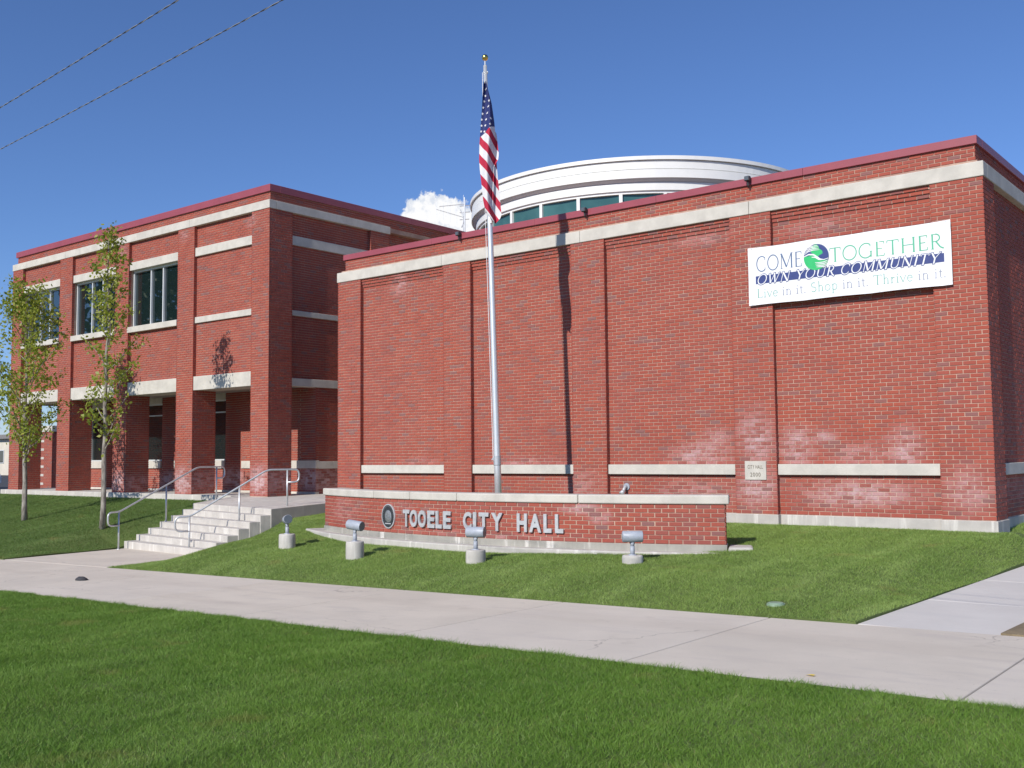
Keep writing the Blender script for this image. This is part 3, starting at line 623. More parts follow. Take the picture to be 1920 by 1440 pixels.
def railing(name, label, a, b, zs, mid, parent=None):
    """a, b: plan points of the bottom and top post; zs: feet and rail heights."""
    o = thing(name, label, 'handrail', 'handrails of the entrance steps')
    a = Vector(a); b = Vector(b); d = (b-a).normalized(); r = .021
    zb, zt, zbr, ztr = zs
    bend = a+d*((b-a).length*.79)
    P = lambda p, z: (p.x, p.y, z)
    top = [P(a, zbr-.315), P(a-d*.30, zbr-.315), P(a-d*.30, zbr), P(a, zbr), P(bend, ztr), P(b, ztr), P(b+d*.27, ztr), P(b+d*.27, ztr-.29), P(b, ztr-.29)]
    MB().tube(smooth_path(top, .12, 6), r, 10).build('rail', 'galvanised', o, True)
    MB().tube([P(a, zb-.1), P(a, zbr)], r, 10).build('post', 'galvanised', o, True)
    MB().tube([P(b, zt-.1), P(b, ztr)], r, 10).build('post', 'galvanised', o, True)
    t, zm = mid; q = a+(b-a)*t; zr = zbr+(ztr-zbr)*t/.79
    MB().tube([P(q, zm-.1), P(q, zr)], r, 10).build('post', 'galvanised', o, True)
    for p, z in ((a, zb), (b, zt), (q, zm)): MB().lathe([(.0,.012),(.04,.012),(.045,0)], P(p, z), 12).build('base_plate', 'galvanised', o)
    return o
railing('handrail', 'galvanised pipe handrail on the side of the steps next to the sign wall', (-19.85, 13.31), (-18.87, 15.22), (-2.08,-1.12,-1.27,-.26), (.50,-1.527))
railing('handrail', 'galvanised pipe handrail on the side of the steps next to the trees', (-22.50, 13.18), (-22.84, 16.11), (-2.10,-1.09,-1.23,-.21), (.46,-1.527))

# ------------------------------------------------------------------ curved sign wall
SC, SR = Vector((-11.743, 23.756, 0)), 10.78
def sang(X): return -PI/2+math.asin((X-SC.x)/SR)       # angle on the arc for a given X
def spt(a, r=SR, z=0.): return Vector((SC.x+r*math.cos(a), SC.y+r*math.sin(a), z))
A0, A1 = sang(-15.96), sang(-7.20)
sign = thing('sign_wall', 'curved low brick sign wall with stone cap lettered TOOELE CITY HALL', 'sign')
def arc_block(name, mat, r0, r1, a0, a1, z0, z1, parent, seg=24, bevel=0.):
    poly = [tuple(spt(a0+(a1-a0)*i/seg, r1)[:2]) for i in range(seg+1)]+[tuple(spt(a1+(a0-a1)*i/seg, r0)[:2]) for i in range(seg+1)]
    return MB().prism(poly, z0, z1).build(name, mat, parent, bevel=bevel)
arc_block('wall', 'mortar_sg', SR-.30, SR-.002, A0+.0004, A1-.0004, -1.36, -.74, sign, 60)
nb = 43; BS = Bricks(); da = (A1-A0)/nb; ch = 2*SR*math.sin(da/2)
for row in range(9):
    for k in range(nb+(row % 2)):
        c = k+.5-(.5 if row % 2 else 0.)
        lo, hi = max(0, c-.5), min(nb, c+.5); am = A0+da*(lo+hi)/2; wd = (hi-lo)*ch
        u = Vector((-math.sin(am), math.cos(am), 0)); nr = Vector((math.cos(am), math.sin(am), 0))
        z = -1.345+(row+.5)*.0667; d = BP+rnd.uniform(-.002, .0025)
        if hi-lo > .99: BS.full.append((spt(am, SR-.002, z), u, nr, d, .0667))
        else: BS.one(BS.mb, spt(am, SR-.002, z), u, nr, wd/2-BJ/2, .0667/2-BJ/2, d)
for row in range(9):                                   # the two short ends
    for a, sgn in ((A0, -1), (A1, 1)):
        nr = Vector((-math.sin(a), math.cos(a), 0))*sgn; rad = Vector((math.cos(a), math.sin(a), 0)); u = rad.cross(Vector((0,0,1)))*0+ (Vector((0,0,1)).cross(nr))
        for q, hw in ((.075, .07), (.225, .07)): BS.one(BS.mb, spt(a, SR-q, -1.345+(row+.5)*.0667), u, nr, hw, .0667/2-BJ/2, BP)
BS.finish(sign, 'sg', 300)
cuts = [sang(x) for x in (-16.02, -13.85, -12.78, -11.63, -9.34, -7.14)]
for a, b in zip(cuts, cuts[1:]): arc_block('cap_stone', 'limestone', SR-.34, SR+.035, a+.0003, b-.0003, -.745, -.61, sign, 14, .018)
arc_block('plinth', 'plinth', SR-.33, SR+.02, sang(-15.98), sang(-7.18), -1.75, -1.347, sign, 40, .006)
arc_block('footing', 'pier_concrete', SR-.55, SR+.20, sang(-16.65), sang(-6.83), -1.9, -1.45, sign, 40, .02)
arc_block('footing_end', 'pier_concrete', SR-.42, SR+.06, sang(-7.165), sang(-6.84), -1.9, -1.375, sign, 4, .03)
def letter_row(word, spans, z0, h):
    for ch_, (xa, xb_) in zip(word, spans):
        me, w_ = text_mesh(ch_, h, .028, .042)
        a = sang((xa+xb_)/2); wd = (xb_-xa)
        co = np.empty(len(me.vertices)*3); me.vertices.foreach_get('co', co); co = co.reshape(-1,3); co[:,0] *= wd/w_
        me.vertices.foreach_set('co', co.ravel()); me.update()
        put_letter(me, 'letter_metal', sign, spt(a, SR+.032, z0), a+PI/2)
def px2x(p): return float(np.interp(p, [759, 850, 870, 945, 968, 1058], [-12.94, -11.73, -11.49, -10.67, -10.43, -9.58]))
letter_row('TOOELE', [(px2x(a), px2x(b)) for a, b in ((758.6,772),(772.9,787.5),(789,804),(807,820),(822,833),(835.3,848.5))], -1.215, .295)
letter_row('CITY', [(px2x(a), px2x(b)) for a, b in ((871,887.6),(890.5,896.5),(901.5,919.7),(924.5,945))], -1.215, .295)
letter_row('HALL', [(px2x(a), px2x(b)) for a, b in ((971,990.8),(994.8,1018),(1022,1036.9),(1043,1058.5))], -1.215, .295)
# oval city seal
am = sang(-13.39); mo = thing('seal', None, None); mo.parent = sign; mo.location = spt(am, SR+.014, -1.055); mo.rotation_euler = (PI/2, 0, am+PI/2)
tag(mo, 'oval dark metal medallion with pale rim')
def ell(rx, ry, z, k=40): return [(rx*math.cos(2*PI*i/k), ry*math.sin(2*PI*i/k), z) for i in range(k)]
def ring(mb, a, b, k=40):
    o = len(mb.v); mb.v += a+b; mb.f += [(o+i, o+(i+1) % k, o+k+(i+1) % k, o+k+i) for i in range(k)]
def disc(name, mat, rx, ry, z0, z1, parent):
    m_ = MB(); m_.v += ell(rx, ry, z0)+ell(rx, ry, z1); m_.f += [tuple(range(40, 80))]+[(i,(i+1) % 40,(i+1) % 40+40,i+40) for i in range(40)]; return m_.build(name, mat, parent)
disc('back_plate', 'medal_dark', .185, .205, -.02, .008, mo)
rm = MB(); ring(rm, ell(.20,.22,-.02), ell(.20,.22,.014)); ring(rm, ell(.20,.22,.014), ell(.180,.20,.016)); ring(rm, ell(.180,.20,.016), ell(.180,.20,.006)); rm.build('rim', 'letter_metal', mo)
rs = MB()
for (x, y, rx, ry) in ((0,.0,.10,.11),(0,.04,.07,.06),(-.04,-.03,.06,.06),(.045,-.03,.055,.07),(0,-.06,.09,.03)): 
    rs.lathe([(1e-3,.012),(.6*rx,.011),(rx,.0)], (0,0,.012), 16); o_ = 16*3
    for i in range(len(rs.v)-o_, len(rs.v)): v = rs.v[i]; rs.v[i] = (v[0]+x, v[1]*ry/rx+y, v[2])
rs.build('relief', 'medal_grey', mo, True)
for k in range(22):
    t = math.radians(200-k*10.0)
    me, _ = text_mesh('I', .024, .004, .02, 1.2); me.materials.clear(); me.materials.append(MATS['medal_grey'])
    o = bpy.data.objects.new('rim_mark', me); COL.objects.link(o); o.parent = mo; o.location = (.148*math.cos(t), .168*math.sin(t), .011); o.rotation_euler = (0, 0, t-PI/2)
bn = MB(); bn.add([(-.085,-.140,.016),(.085,-.140,.016),(.088,-.122,.016),(-.088,-.122,.016)], [(0,1,2,3)]); bn.build('scroll', 'letter_metal', mo)

# ------------------------------------------------------------------ floodlights on concrete stubs
def flood(label, x, y, z, zt, axis, tilt=0., rad=.15, half=.145):
    o = thing('floodlight', label, 'floodlight', 'floodlights along the sign wall', (x, y, z))
    h = zt-z
    MB().lathe([(1e-3,h),(rad-.02,h),(rad-.005,h-.006),(rad,h-.02),(rad+.004,h*.5),(rad,-.25)], (0,0,0), 28).build('concrete_stub', 'pier_concrete', o, True)
    MB().lathe([(1e-3,h+.012),(.055,h+.012),(.06,h)], (0,0,0), 16).build('flange', 'grey_paint', o)
    MB().tube([(0,0,h),(0,0,h+.13)], .034, 12).build('post', 'grey_paint', o, True)
    kb = MB(); kb.tube([(0,0,h+.125),(0,0,h+.19)], [.03,.026], 10); kb.tube([(-.03,0,h+.17),(.03,0,h+.17)], .02, 10); kb.build('knuckle', 'grey_paint', o, True)
    d = Vector((math.cos(axis)*math.cos(tilt), math.sin(axis)*math.cos(tilt), math.sin(tilt))); c = Vector((0,0,h+.265)); R = .082
    hd = MB().tube([c-d*half, c-d*(half-.012), c+d*(half-.01), c+d*half], [R-.012, R, R, R-.002], 24).build('housing', 'grey_paint', o, True)
    md = hd.modifiers.new('edge', 'EDGE_SPLIT'); md.split_angle = math.radians(50)
    MB().tube([c+d*(half+.001), c+d*(half+.005)], R-.006, 24).build('lens', 'lens', hd)
    return o
ax = YAW
flood('grey floodlight on a concrete stub beside the steps, nearest the handrail', -15.32, 12.36, -1.66, -1.40, ax-1.25, .1)
flood('grey floodlight on a concrete stub in front of the seal on the sign wall', -12.98, 11.90, -1.69, -1.40, ax-.50, -.12)
flood('grey floodlight on a concrete stub in front of the word CITY', -10.39, 12.0, -1.64, -1.42, ax-.32, .0)
flood('grey floodlight on a low concrete stub near the bare end of the sign wall', -8.05, 12.75, -1.53, -1.44, ax+.02, .0)

# ------------------------------------------------------------------ flagpole and flag
PB, PT = Vector((-12.06, 14.6, -1.5)), Vector((-12.34, 14.62, 7.42))
fp = thing('flagpole', 'tall tapered silver flagpole with gold ball behind the sign wall', 'flagpole', loc=(0,0,0))
def pp(t): return PB+(PT-PB)*t
MB().tube([pp(0), pp(.15), pp(.5), pp(.8), pp(1)], [.066,.064,.055,.046,.036], 20).build('pole', 'brushed', fp, True)
q = (.01+.79)/8.92+.07
MB().tube([pp(.149), pp(.150), pp(.168), pp(.169)], [.066,.070,.070,.064], 20).build('access_collar', 'galvanised', fp)
MB().tube([pp(1), pp(1)+Vector((0,0,.10))], .014, 10).build('spindle', 'brushed', fp)
MB().sphere(pp(1)+Vector((0,0,.155)), .062, 20, 12).build('ball', 'gold', fp, True)
MB().tube([pp(.985)-R0*.04, pp(.985)+R0*.05], .026, 10).build('truck', 'brushed', fp)
MB().tube([pp(.985)-R0*.055, pp(.78)-R0*.085, pp(.16)-R0*.075], .005, 6).build('halyard', 'flag_white', fp)
MB().tube([pp(.16)-R0*.10, pp(.165)-R0*.07], .012, 6).build('cleat', 'brushed', fp)
fl = thing('flag', 'american flag hanging limp in folds from the flagpole', 'flag')
PXM = 101.0                                            # drawing units of the flag outline per metre
LE = [(150,905),(170,903.5),(200,902),(225,900.2),(245,899),(270,897.4),(295,897.2),(315,898.5),(335,901),(355,903.3),(375,905.5),(392,909),(405,915),(417,926)]
RE = [(150,910),(165,913.5),(190,920.5),(225,925.8),(250,928),(280,929.5),(310,931),(335,933.5),(365,936.5),(385,938.6),(400,940.2),(408,938),(417,930)]
def polex(y): return 907+(y-105)*.0366
def zof(y):                                            # height on the pole for an outline row
    return 7.42-(y-112)/PXM*1.0*(7.42+1.5)/((925-112)/PXM+.72)
def fpt(x, y, dep=0.):
    z = zof(y); c = pp((z-PB.z)/(PT.z-PB.z))
    return c+R0*((x-polex(y))/PXM)-Vector((Fv.x, Fv.y, 0)).normalized()*(.135+dep)
def cloth(name, rows, left, right, dep, nx=18):
    mb = MB(); uvs = []
    for j in range(rows+1):
        y = 150+267*j/rows; a = np.interp(y, *zip(*left)); b = np.interp(y, *zip(*right))
        for i in range(nx+1):
            s_ = i/nx; x = a+(b-a)*s_; mb.v.append(tuple(fpt(x, y, dep(s_, y)))); uvs.append(((x-900)/36, (y-252)/36))
    for j in range(rows):
        for i in range(nx): o_ = j*(nx+1)+i; mb.f.append((o_, o_+nx+1, o_+nx+2, o_+1))
    o = mb.build(name, 'flag_cloth', fl, True); ul = o.data.uv_layers.new(name='UVMap')
    for lp in o.data.loops: ul.data[lp.index].uv = uvs[lp.vertex_index]
    return o
dp = lambda s_, y: .085*math.sin(s_*5.5+y*.018)+.022*math.sin(s_*11+y*.03)+.03*math.sin(y*.012)-.05*s_**3
cl = cloth('cloth', 70, LE, RE, dp)
RE2 = [(150,908),(225,917),(238,926),(245,930),(262,932),(285,934.5),(296,933.5),(303,929),(310,925),(417,924)]
cloth('rear_fold', 60, [(150,906),(417,915)], RE2, lambda s_, y: -.10-.05*math.sin(s_*4+y*.02), 8)
def star(mb, x, y, r):
    o_ = len(mb.v); a = np.interp(y, *zip(*LE)); b = np.interp(y, *zip(*RE))
    for k in range(10):
        rr = r if k % 2 == 0 else r*.42; t = PI*k/5
        xx, yy = x+rr*math.sin(t)*.85, y-rr*math.cos(t); mb.v.append(tuple(fpt(xx, yy, dp((xx-a)/(b-a), yy)+.007)))
    mb.f.append(tuple(range(o_, o_+10)))
for zx, zy in ((648,272),(660,322),(655,368),(648,410),(640,457),(678,460),(635,502),(670,503),(629,545),(662,546),(698,553),(628,590),(656,590),(693,595),(625,632),(650,635),(684,422)):
    m_ = MB(); star(m_, 740+zx/3.891, 80+zy/3.891, 2.9); m_.build('star', 'flag_white', cl)

# ------------------------------------------------------------------ banner with stroke-drawn serif lettering
BX0, BX1, BZ0, BZ1, BY = -8.215, -4.70, 2.66, 3.715, 17.075
ban = thing('banner', 'white vinyl banner COME TOGETHER OWN YOUR COMMUNITY hung high on the brick hall', 'banner')
BWD, BHT = BX1-BX0, BZ1-BZ0
def bsag(u, v):
    w_ = .007*math.sin(u*7+1)*math.sin(v*3.1)+.002*math.sin(u*13+v*5)
    for cu, cv in ((.02,.98),(.34,.98),(.67,.98),(.98,.98),(.98,.02),(.02,.02)):
        du, dv = (u-cu)*3.4, v-cv; rr = math.hypot(du, dv); w_ += .006*math.exp(-rr*3.2)*math.sin(math.atan2(dv, du)*9)
    return w_
m_ = MB(); nx, ny = 120, 36
for j in range(ny+1):
    for i in range(nx+1):
        u, v = i/nx, j/ny
        x = BX0+BWD*u+.02*(v > .9)*0; z = BZ0+BHT*v-.014*abs(math.sin(u*PI*3))*(v > .99)+.010*abs(math.sin(u*PI*3+.4))*(v < .01)
        m_.v.append((x, BY+bsag(u, v), z))
for j in range(ny):
    for i in range(nx): o_ = j*(nx+1)+i; m_.f.append((o_, o_+1, o_+nx+2, o_+nx+1))
sheet = m_.build('sheet', 'vinyl', ban, True)
for u in (.02, .34, .67, .98):
    for v in (.02, .98): MB().tube([(BX0+BWD*u, BY-.004, BZ0+BHT*v), (BX0+BWD*u, BY+.09, BZ0+BHT*v)], .009, 8).build('grommet', 'brushed', ban)
def bpt(u, f, lift=.003): v = 1-f; return (BX0+BWD*u, BY+bsag(u, v)-lift, BZ0+BHT*v)
def arcp(cx, cy, rx, ry, a0, a1, k=14): return [(cx+rx*math.cos(math.radians(a0+(a1-a0)*i/k)), cy+ry*math.sin(math.radians(a0+(a1-a0)*i/k))) for i in range(k+1)]
TK, TN, SE = .105, .05, .16
def V(x, y0=0., y1=1., w=TK): return [([(x,y0),(x,y1)], w)]
def Hh(x0, x1, y, w=TN): return [([(x0,y),(x1,y)], w)]
def SF(x, y): return Hh(x-SE/2, x+SE/2, y, .045)
GL = {
 'C': (.86, [(arcp(.48,.5,.44,.5,50,310,22), .075)]+V(.77,.72,.92,.05)+V(.77,.1,.24,.04)),
 'O': (1.0, [(arcp(.5,.5,.45,.5,0,360,28), .075)]),
 'M': (1.15, V(.14,0,1,.05)+[([(.14,1),(.56,.08)], .11), ([(.56,.08),(.98,1)], .05)]+V(1.0)+SF(.14,.02)+SF(1.0,.02)+SF(.12,.98)+SF(1.02,.98)),
 'E': (.66, V(.14)+Hh(.08,.58,.975)+Hh(.14,.48,.52)+Hh(.08,.60,.025)+V(.58,.82,.97,.045)+V(.6,.03,.2,.045)),
 'T': (.78, V(.39)+Hh(.02,.76,.97)+SF(.39,.02)+V(.03,.80,.97,.045)+V(.75,.80,.97,.045)),
 'G': (.98, [(arcp(.48,.5,.44,.5,50,320,22), .075)]+V(.82,.04,.42,.09)+SF(.82,.42)+V(.77,.74,.92,.05)),
 'H': (.98, V(.15)+V(.83)+Hh(.15,.83,.52)+SF(.15,.02)+SF(.15,.98)+SF(.83,.02)+SF(.83,.98)),
 'R': (.80, V(.15)+SF(.15,.02)+Hh(.08,.36,.97)+[(arcp(.34,.74,.25,.24,90,-90,12), .075), ([(.36,.5),(.62,.12),(.82,.0)], .09)]+Hh(.15,.36,.5)),
 'W': (1.25, [([(.08,1),(.36,0)], .1), ([(.36,0),(.63,.95)], .05), ([(.60,1),(.88,0)], .1), ([(.88,0),(1.16,1)], .05)]+SF(.08,.98)+SF(.6,.98)+SF(1.16,.98)),
 'N': (1.0, V(.15,0,1,.05)+[([(.13,1),(.85,0)], .11)]+V(.85,0,1,.05)+SF(.13,.98)+SF(.15,.02)+SF(.85,.98)),
 'Y': (.88, [([(.06,1),(.44,.46)], .1), ([(.82,1),(.44,.46)], .05)]+V(.44,0,.48)+SF(.06,.98)+SF(.82,.98)+SF(.44,.02)),
 'U': (.95, V(.15,.36,1)+[(arcp(.47,.36,.32,.34,180,360,14), .07)]+V(.79,.36,1,.05)+SF(.15,.98)+SF(.79,.98)),
 'I': (.36, V(.18)+SF(.18,.02)+SF(.18,.98)),
 'L': (.62, V(.14)+SF(.14,.02)+SF(.14,.98)+Hh(.14,.56,.025)+V(.56,.02,.2,.045)),
 'S': (.62, [(arcp(.31,.74,.21,.235,40,250,14)+arcp(.31,.26,.23,.25,80,-150,14), .075)]),
 'i': (.30, V(.15,0,.62,.085)+Hh(.05,.26,.02,.045)+Hh(.05,.15,.6,.045)+[([(.15,.80),(.15,.90)], .1)]),
 'v': (.54, [([(.05,.62),(.27,0)], .085), ([(.27,0),(.49,.62)], .045)]+Hh(0,.13,.61,.04)+Hh(.42,.55,.61,.04)),
 'e': (.52, [(arcp(.27,.31,.21,.31,5,320,18), .065)]+Hh(.08,.47,.34,.05)),
 'n': (.62, V(.15,0,.62,.085)+V(.48,0,.42,.085)+[(arcp(.32,.42,.16,.2,0,160,10), .06)]+Hh(.06,.24,.02,.045)+Hh(.39,.57,.02,.045)+Hh(.05,.15,.6,.045)),
 't': (.38, V(.17,.1,.82,.08)+Hh(.03,.33,.61,.05)+[(arcp(.26,.12,.09,.12,180,310,8), .06)]),
 '.': (.24, [([(.10,.0),(.10,.10)], .11)]),
 'h': (.62, V(.15,0,1.05,.085)+V(.48,0,.42,.085)+[(arcp(.32,.42,.16,.2,0,160,10), .06)]+Hh(.06,.24,.02,.045)+Hh(.39,.57,.02,.045)+Hh(.05,.15,1.03,.045)),
 'o': (.60, [(arcp(.3,.31,.235,.31,0,360,20), .065)]),
 'p': (.62, V(.15,-.36,.62,.085)+[(arcp(.30,.31,.23,.31,150,-150,16), .065)]+Hh(.05,.26,-.34,.045)+Hh(.05,.15,.6,.045)),
 'r': (.44, V(.15,0,.62,.085)+[([(.15,.42),(.26,.58),(.40,.57)], .08)]+Hh(.06,.24,.02,.045)+Hh(.05,.15,.6,.045)),
}
def glyph(mb, g_, ox, sx, f0, h, shear=0., bold=1., lift=.003, grow=0.):
    """Strokes of one glyph; ox in banner widths, h (cap height) in banner heights, f0 the baseline from the top."""
    asp = BHT/BWD
    def tp(x, y): return bpt(ox+(x+shear*y)*sx*h*asp, f0-y*h, lift)
    for pts, w in g_[1]:
        w = w*bold+grow; L_ = []; R_ = []
        for i, (x, y) in enumerate(pts):
            a = pts[max(i-1,0)]; b = pts[min(i+1,len(pts)-1)]
            if len(pts) > 10 and pts[0] == pts[-1] and i in (0, len(pts)-1): a, b = pts[-2], pts[1]
            dx, dy = b[0]-a[0], b[1]-a[1]; l = math.hypot(dx, dy) or 1; nx_, ny_ = -dy/l*w/2, dx/l*w/2
            ex = grow/2 if grow and pts[0] != pts[-1] else 0.
            xx = x+(-dx/l*ex if i == 0 else dx/l*ex if i == len(pts)-1 else 0); yy = y+(-dy/l*ex if i == 0 else dy/l*ex if i == len(pts)-1 else 0)
            L_.append(tp(xx+nx_/max(sx,.01)*1., yy+ny_)); R_.append(tp(xx-nx_/max(sx,.01)*1., yy-ny_))
        k = len(pts); mb.add(L_+R_, [(k+i, k+i+1, i+1, i) for i in range(k-1)])
def line(txt, u0, u1, f0, h, mats, shear=0., bold=1., lift=.003, gap=.10, outline=None, space=.36):
    asp = BHT/BWD; tot = 0; pos = []
    for c in txt:
        w = space if c == ' ' else GL[c][0]+gap
        pos.append(tot); tot += w
    sx = (u1-u0)/((tot-gap+shear)*h*asp)
    for i, c in enumerate(txt):
        if c == ' ': continue
        m = mats(i) if callable(mats) else mats
        if outline:
            mb = MB(); glyph(mb, GL[c], u0+pos[i]*sx*h*asp, sx, f0, h, shear, bold, lift-.0012, .11); mb.build('letter_outline', outline, sheet)
        mb = MB(); glyph(mb, GL[c], u0+pos[i]*sx*h*asp, sx, f0, h, shear, bold, lift); mb.build('letter', m, sheet)
line('COME', .045, .292, .425, .255, 'print_slate', bold=.85)
line('TOGETHER', .432, .965, .425, .235, 'print_pale_green', bold=1.0)
mb = MB(); k = 40
mb.add([bpt(.040+.927*i/k, .50) for i in range(k+1)]+[bpt(.040+.927*i/k, .635) for i in range(k+1)], [(k+1+i, k+2+i, i+1, i) for i in range(k)]); mb.build('blue_bar', 'print_blue', sheet)
line('OWN YOUR COMMUNITY', .045, .955, .645, .165, 'vinyl', shear=.28, bold=1.25, lift=.0062, outline='print_blue', gap=.16, space=.5)
T3 = 'Live in it. Shop in it. Thrive in it.'
def t3col(i):
    w = T3[:i].count(' '); return 'print_mint' if w in (0, 3, 6) else 'print_grey'
line(T3, .045, .975, .875, .155, t3col, bold=.9, gap=.06)
# emblem: two clasping hands in a disc
EU, EF, ER = .365, .305, .215
def ept(x, y, lift): return bpt(EU+x*ER*BHT/BWD, EF-y*ER, lift)
def epoly(pts, mat, lift, name='emblem'):
    mb = MB(); mb.add([ept(x, y, lift) for x, y in pts], [tuple(range(len(pts)))]); return mb.build(name, mat, sheet)
epoly(arcp(0,0,1,1,0,360,47)[:-1], 'print_green', .008)
epoly(arcp(0,0,1,1,-20,168,30)+[(-.7,.12),(-.35,.2),(-.05,.12),(.15,-.1),(.45,-.25)], 'print_blue', .011)
def estroke(pts, w, mat='vinyl', lift=.014):
    mb = MB(); L_, R_ = [], []
    for i, (x, y) in enumerate(pts):
        a = pts[max(i-1,0)]; b = pts[min(i+1,len(pts)-1)]; dx, dy = b[0]-a[0], b[1]-a[1]; l = math.hypot(dx, dy); t = i/(len(pts)-1); ww_ = w*(.35+.65*math.sin(PI*min(1,t*1.0+.08)))
        L_.append(ept(x-dy/l*ww_/2, y+dx/l*ww_/2, lift)); R_.append(ept(x+dy/l*ww_/2, y-dx/l*ww_/2, lift))
    k = len(pts); mb.add(L_+R_, [(k+i, k+i+1, i+1, i) for i in range(k-1)]); mb.build('emblem', mat, sheet)
estroke([(-.99,.12),(-.6,.26),(-.2,.2),(.05,.0),(.3,-.2),(.6,-.28),(.97,-.2)], .12)
for dy in (0, .17, .34, .5): estroke([(-.93+dy*.45,.30+dy*.9),(-.6+dy*.4,.5+dy*.75),(-.2,.56+dy*.62),(.28-dy*.25,.52+dy*.72)], .075)
for dy in (0, .17, .34, .5): estroke([(.95-dy*.35,-.34-dy*.85),(.6,-.46-dy*.7),(.2,-.46-dy*.65),(-.1+dy*.2,-.42-dy*.72)], .07)
estroke([(-.35,.02),(-.05,-.02),(.2,-.22),(.42,-.28)], .1)

# ------------------------------------------------------------------ small fixtures on the hall
for x, lab in ((-15.31, 'small dark floodlight on the maroon coping next to the office wing'), (-11.85, 'small dark floodlight on the maroon coping beside the flagpole shadow'), (-8.22, 'small dark floodlight on the maroon coping above the banner')):
    o = thing('roof_floodlight', lab, 'floodlight', 'floodlights on the hall coping', (x, 17.19, 5.0))
    MB().box(-.012,.012,-.012,.10,.01,.03).build('bracket', 'dark_fixture', o)
    MB().box(-.05,.05,-.085,.005,-.025,.065).build('housing', 'dark_fixture', o, bevel=.012); MB().box(-.04,.04,-.097,-.086,-.015,.055).build('lens', 'lens', o)
    MB().tube([(0,-.03,-.03),(0,-.02,-.10),(0,.01,-.12)], .018, 8).build('stem', 'dark_fixture', o)
o = thing('wall_spotlight', 'small grey hooded spotlight on the hall wall just above the sign wall', 'floodlight', loc=(-10.98, RD, -.62))
MB().tube([(0,0,0),(0,-.02,0)], .07, 18).build('back_plate', 'grey_paint', o); MB().tube([(0,-.02,.0),(.0,-.07,-.01),(.0,-.11,-.05),(0,-.115,-.10)], [.03,.03,.032,.032], 12).build('arm', 'letter_metal', o, True)
MB().tube([(.0,-.10,-.06),(-.03,-.16,-.14)], [.035,.055], 14).build('hood', 'letter_metal', o, True)
o = thing('wall_lamp', 'small white round lamp at the passage corner of the brick hall', 'lamp', loc=(-19.42, 17.45, -.66))
MB().sphere((-.02,0,0), .06, 14, 10).build('globe', 'vinyl', o, True); MB().tube([(0,0,0),(.11,0,0)], .02, 8).build('arm', 'galvanised', o)

# ------------------------------------------------------------------ roof antenna
an = thing('roof_antenna', 'spindly roof antenna mast with two yagi aerials beside the white rotunda', 'antenna')
AX, AY = -23.35, 26.5
MB().tube([(AX,AY,7.0),(AX,AY,9.0)], .022, 8).build('mast', 'galvanised', an); MB().tube([(AX-.07,AY,7.0),(AX-.07,AY,8.55)], .018, 8).build('mast', 'galvanised', an)
def yagi(z0, z1, x0, x1, els, l):
    b = MB().tube([(x1,AY,z1),(x0,AY-.2,z0)], .012, 6).build('boom', 'galvanised', an)
    for k in range(els):
        t = k/(els-1)*.95; x = x1+(x0-x1)*(.05+t); z = z1+(z0-z1)*(.05+t)
        MB().tube([(x,AY-.2*t,z-l*(1-.25*t)),(x,AY-.2*t,z+l*(1-.25*t))], .006, 5).build('element', 'galvanised', b)
yagi(8.72, 8.28, AX-1.15, AX, 5, .36); yagi(8.80, 8.76, AX-1.0, AX, 4, .33)
for z, dx in ((8.68,.28),(8.45,.24),(8.2,.2)): MB().tube([(AX-.22,AY,z+.04),(AX+dx,AY,z)], .014, 6).build('cross_arm', 'galvanised', an)
MB().tube([(AX-.2,AY,8.6),(AX,AY,8.2),(AX-.14,AY,7.95)], .018, 6).build('stay', 'galvanised', an)

# ------------------------------------------------------------------ overhead service cables
cd_ = Vector((-.996, .090, .015)).normalized()
for (p, lab) in ((Vector((-16.9, 9.0, 7.0))*.55, 'upper of the two twisted overhead cables crossing the sky'), (Vector((-17.5, 10.02, 6.90))*.55, 'lower and nearer looking of the two twisted overhead cables')):
    ca = thing('service_cable', lab, 'cable', 'overhead cables')
    a0 = p; pts = []; n1 = MB(); n2 = MB(); L0, L1, st_ = -30, 14, .035; K = int((L1-L0)/st_)
    a_ = cd_.orthogonal().normalized(); b_ = cd_.cross(a_); P1, P2, P3 = [], [], []
    for i in range(K+1):
        s_ = L0+i*st_; c = p-cd_*s_+Vector((0,0,.0009*s_**2*.6)); th = s_*2*PI/.30
        o1 = (a_*math.cos(th)+b_*math.sin(th))*.0036; P1.append(c+o1); P2.append(c-o1)
    n1.tube(P1, .0034, 5); n2.tube(P2, .0034, 5); n1.build('strand', 'cable_dark', ca, True); n2.build('strand', 'cable_light', ca, True)

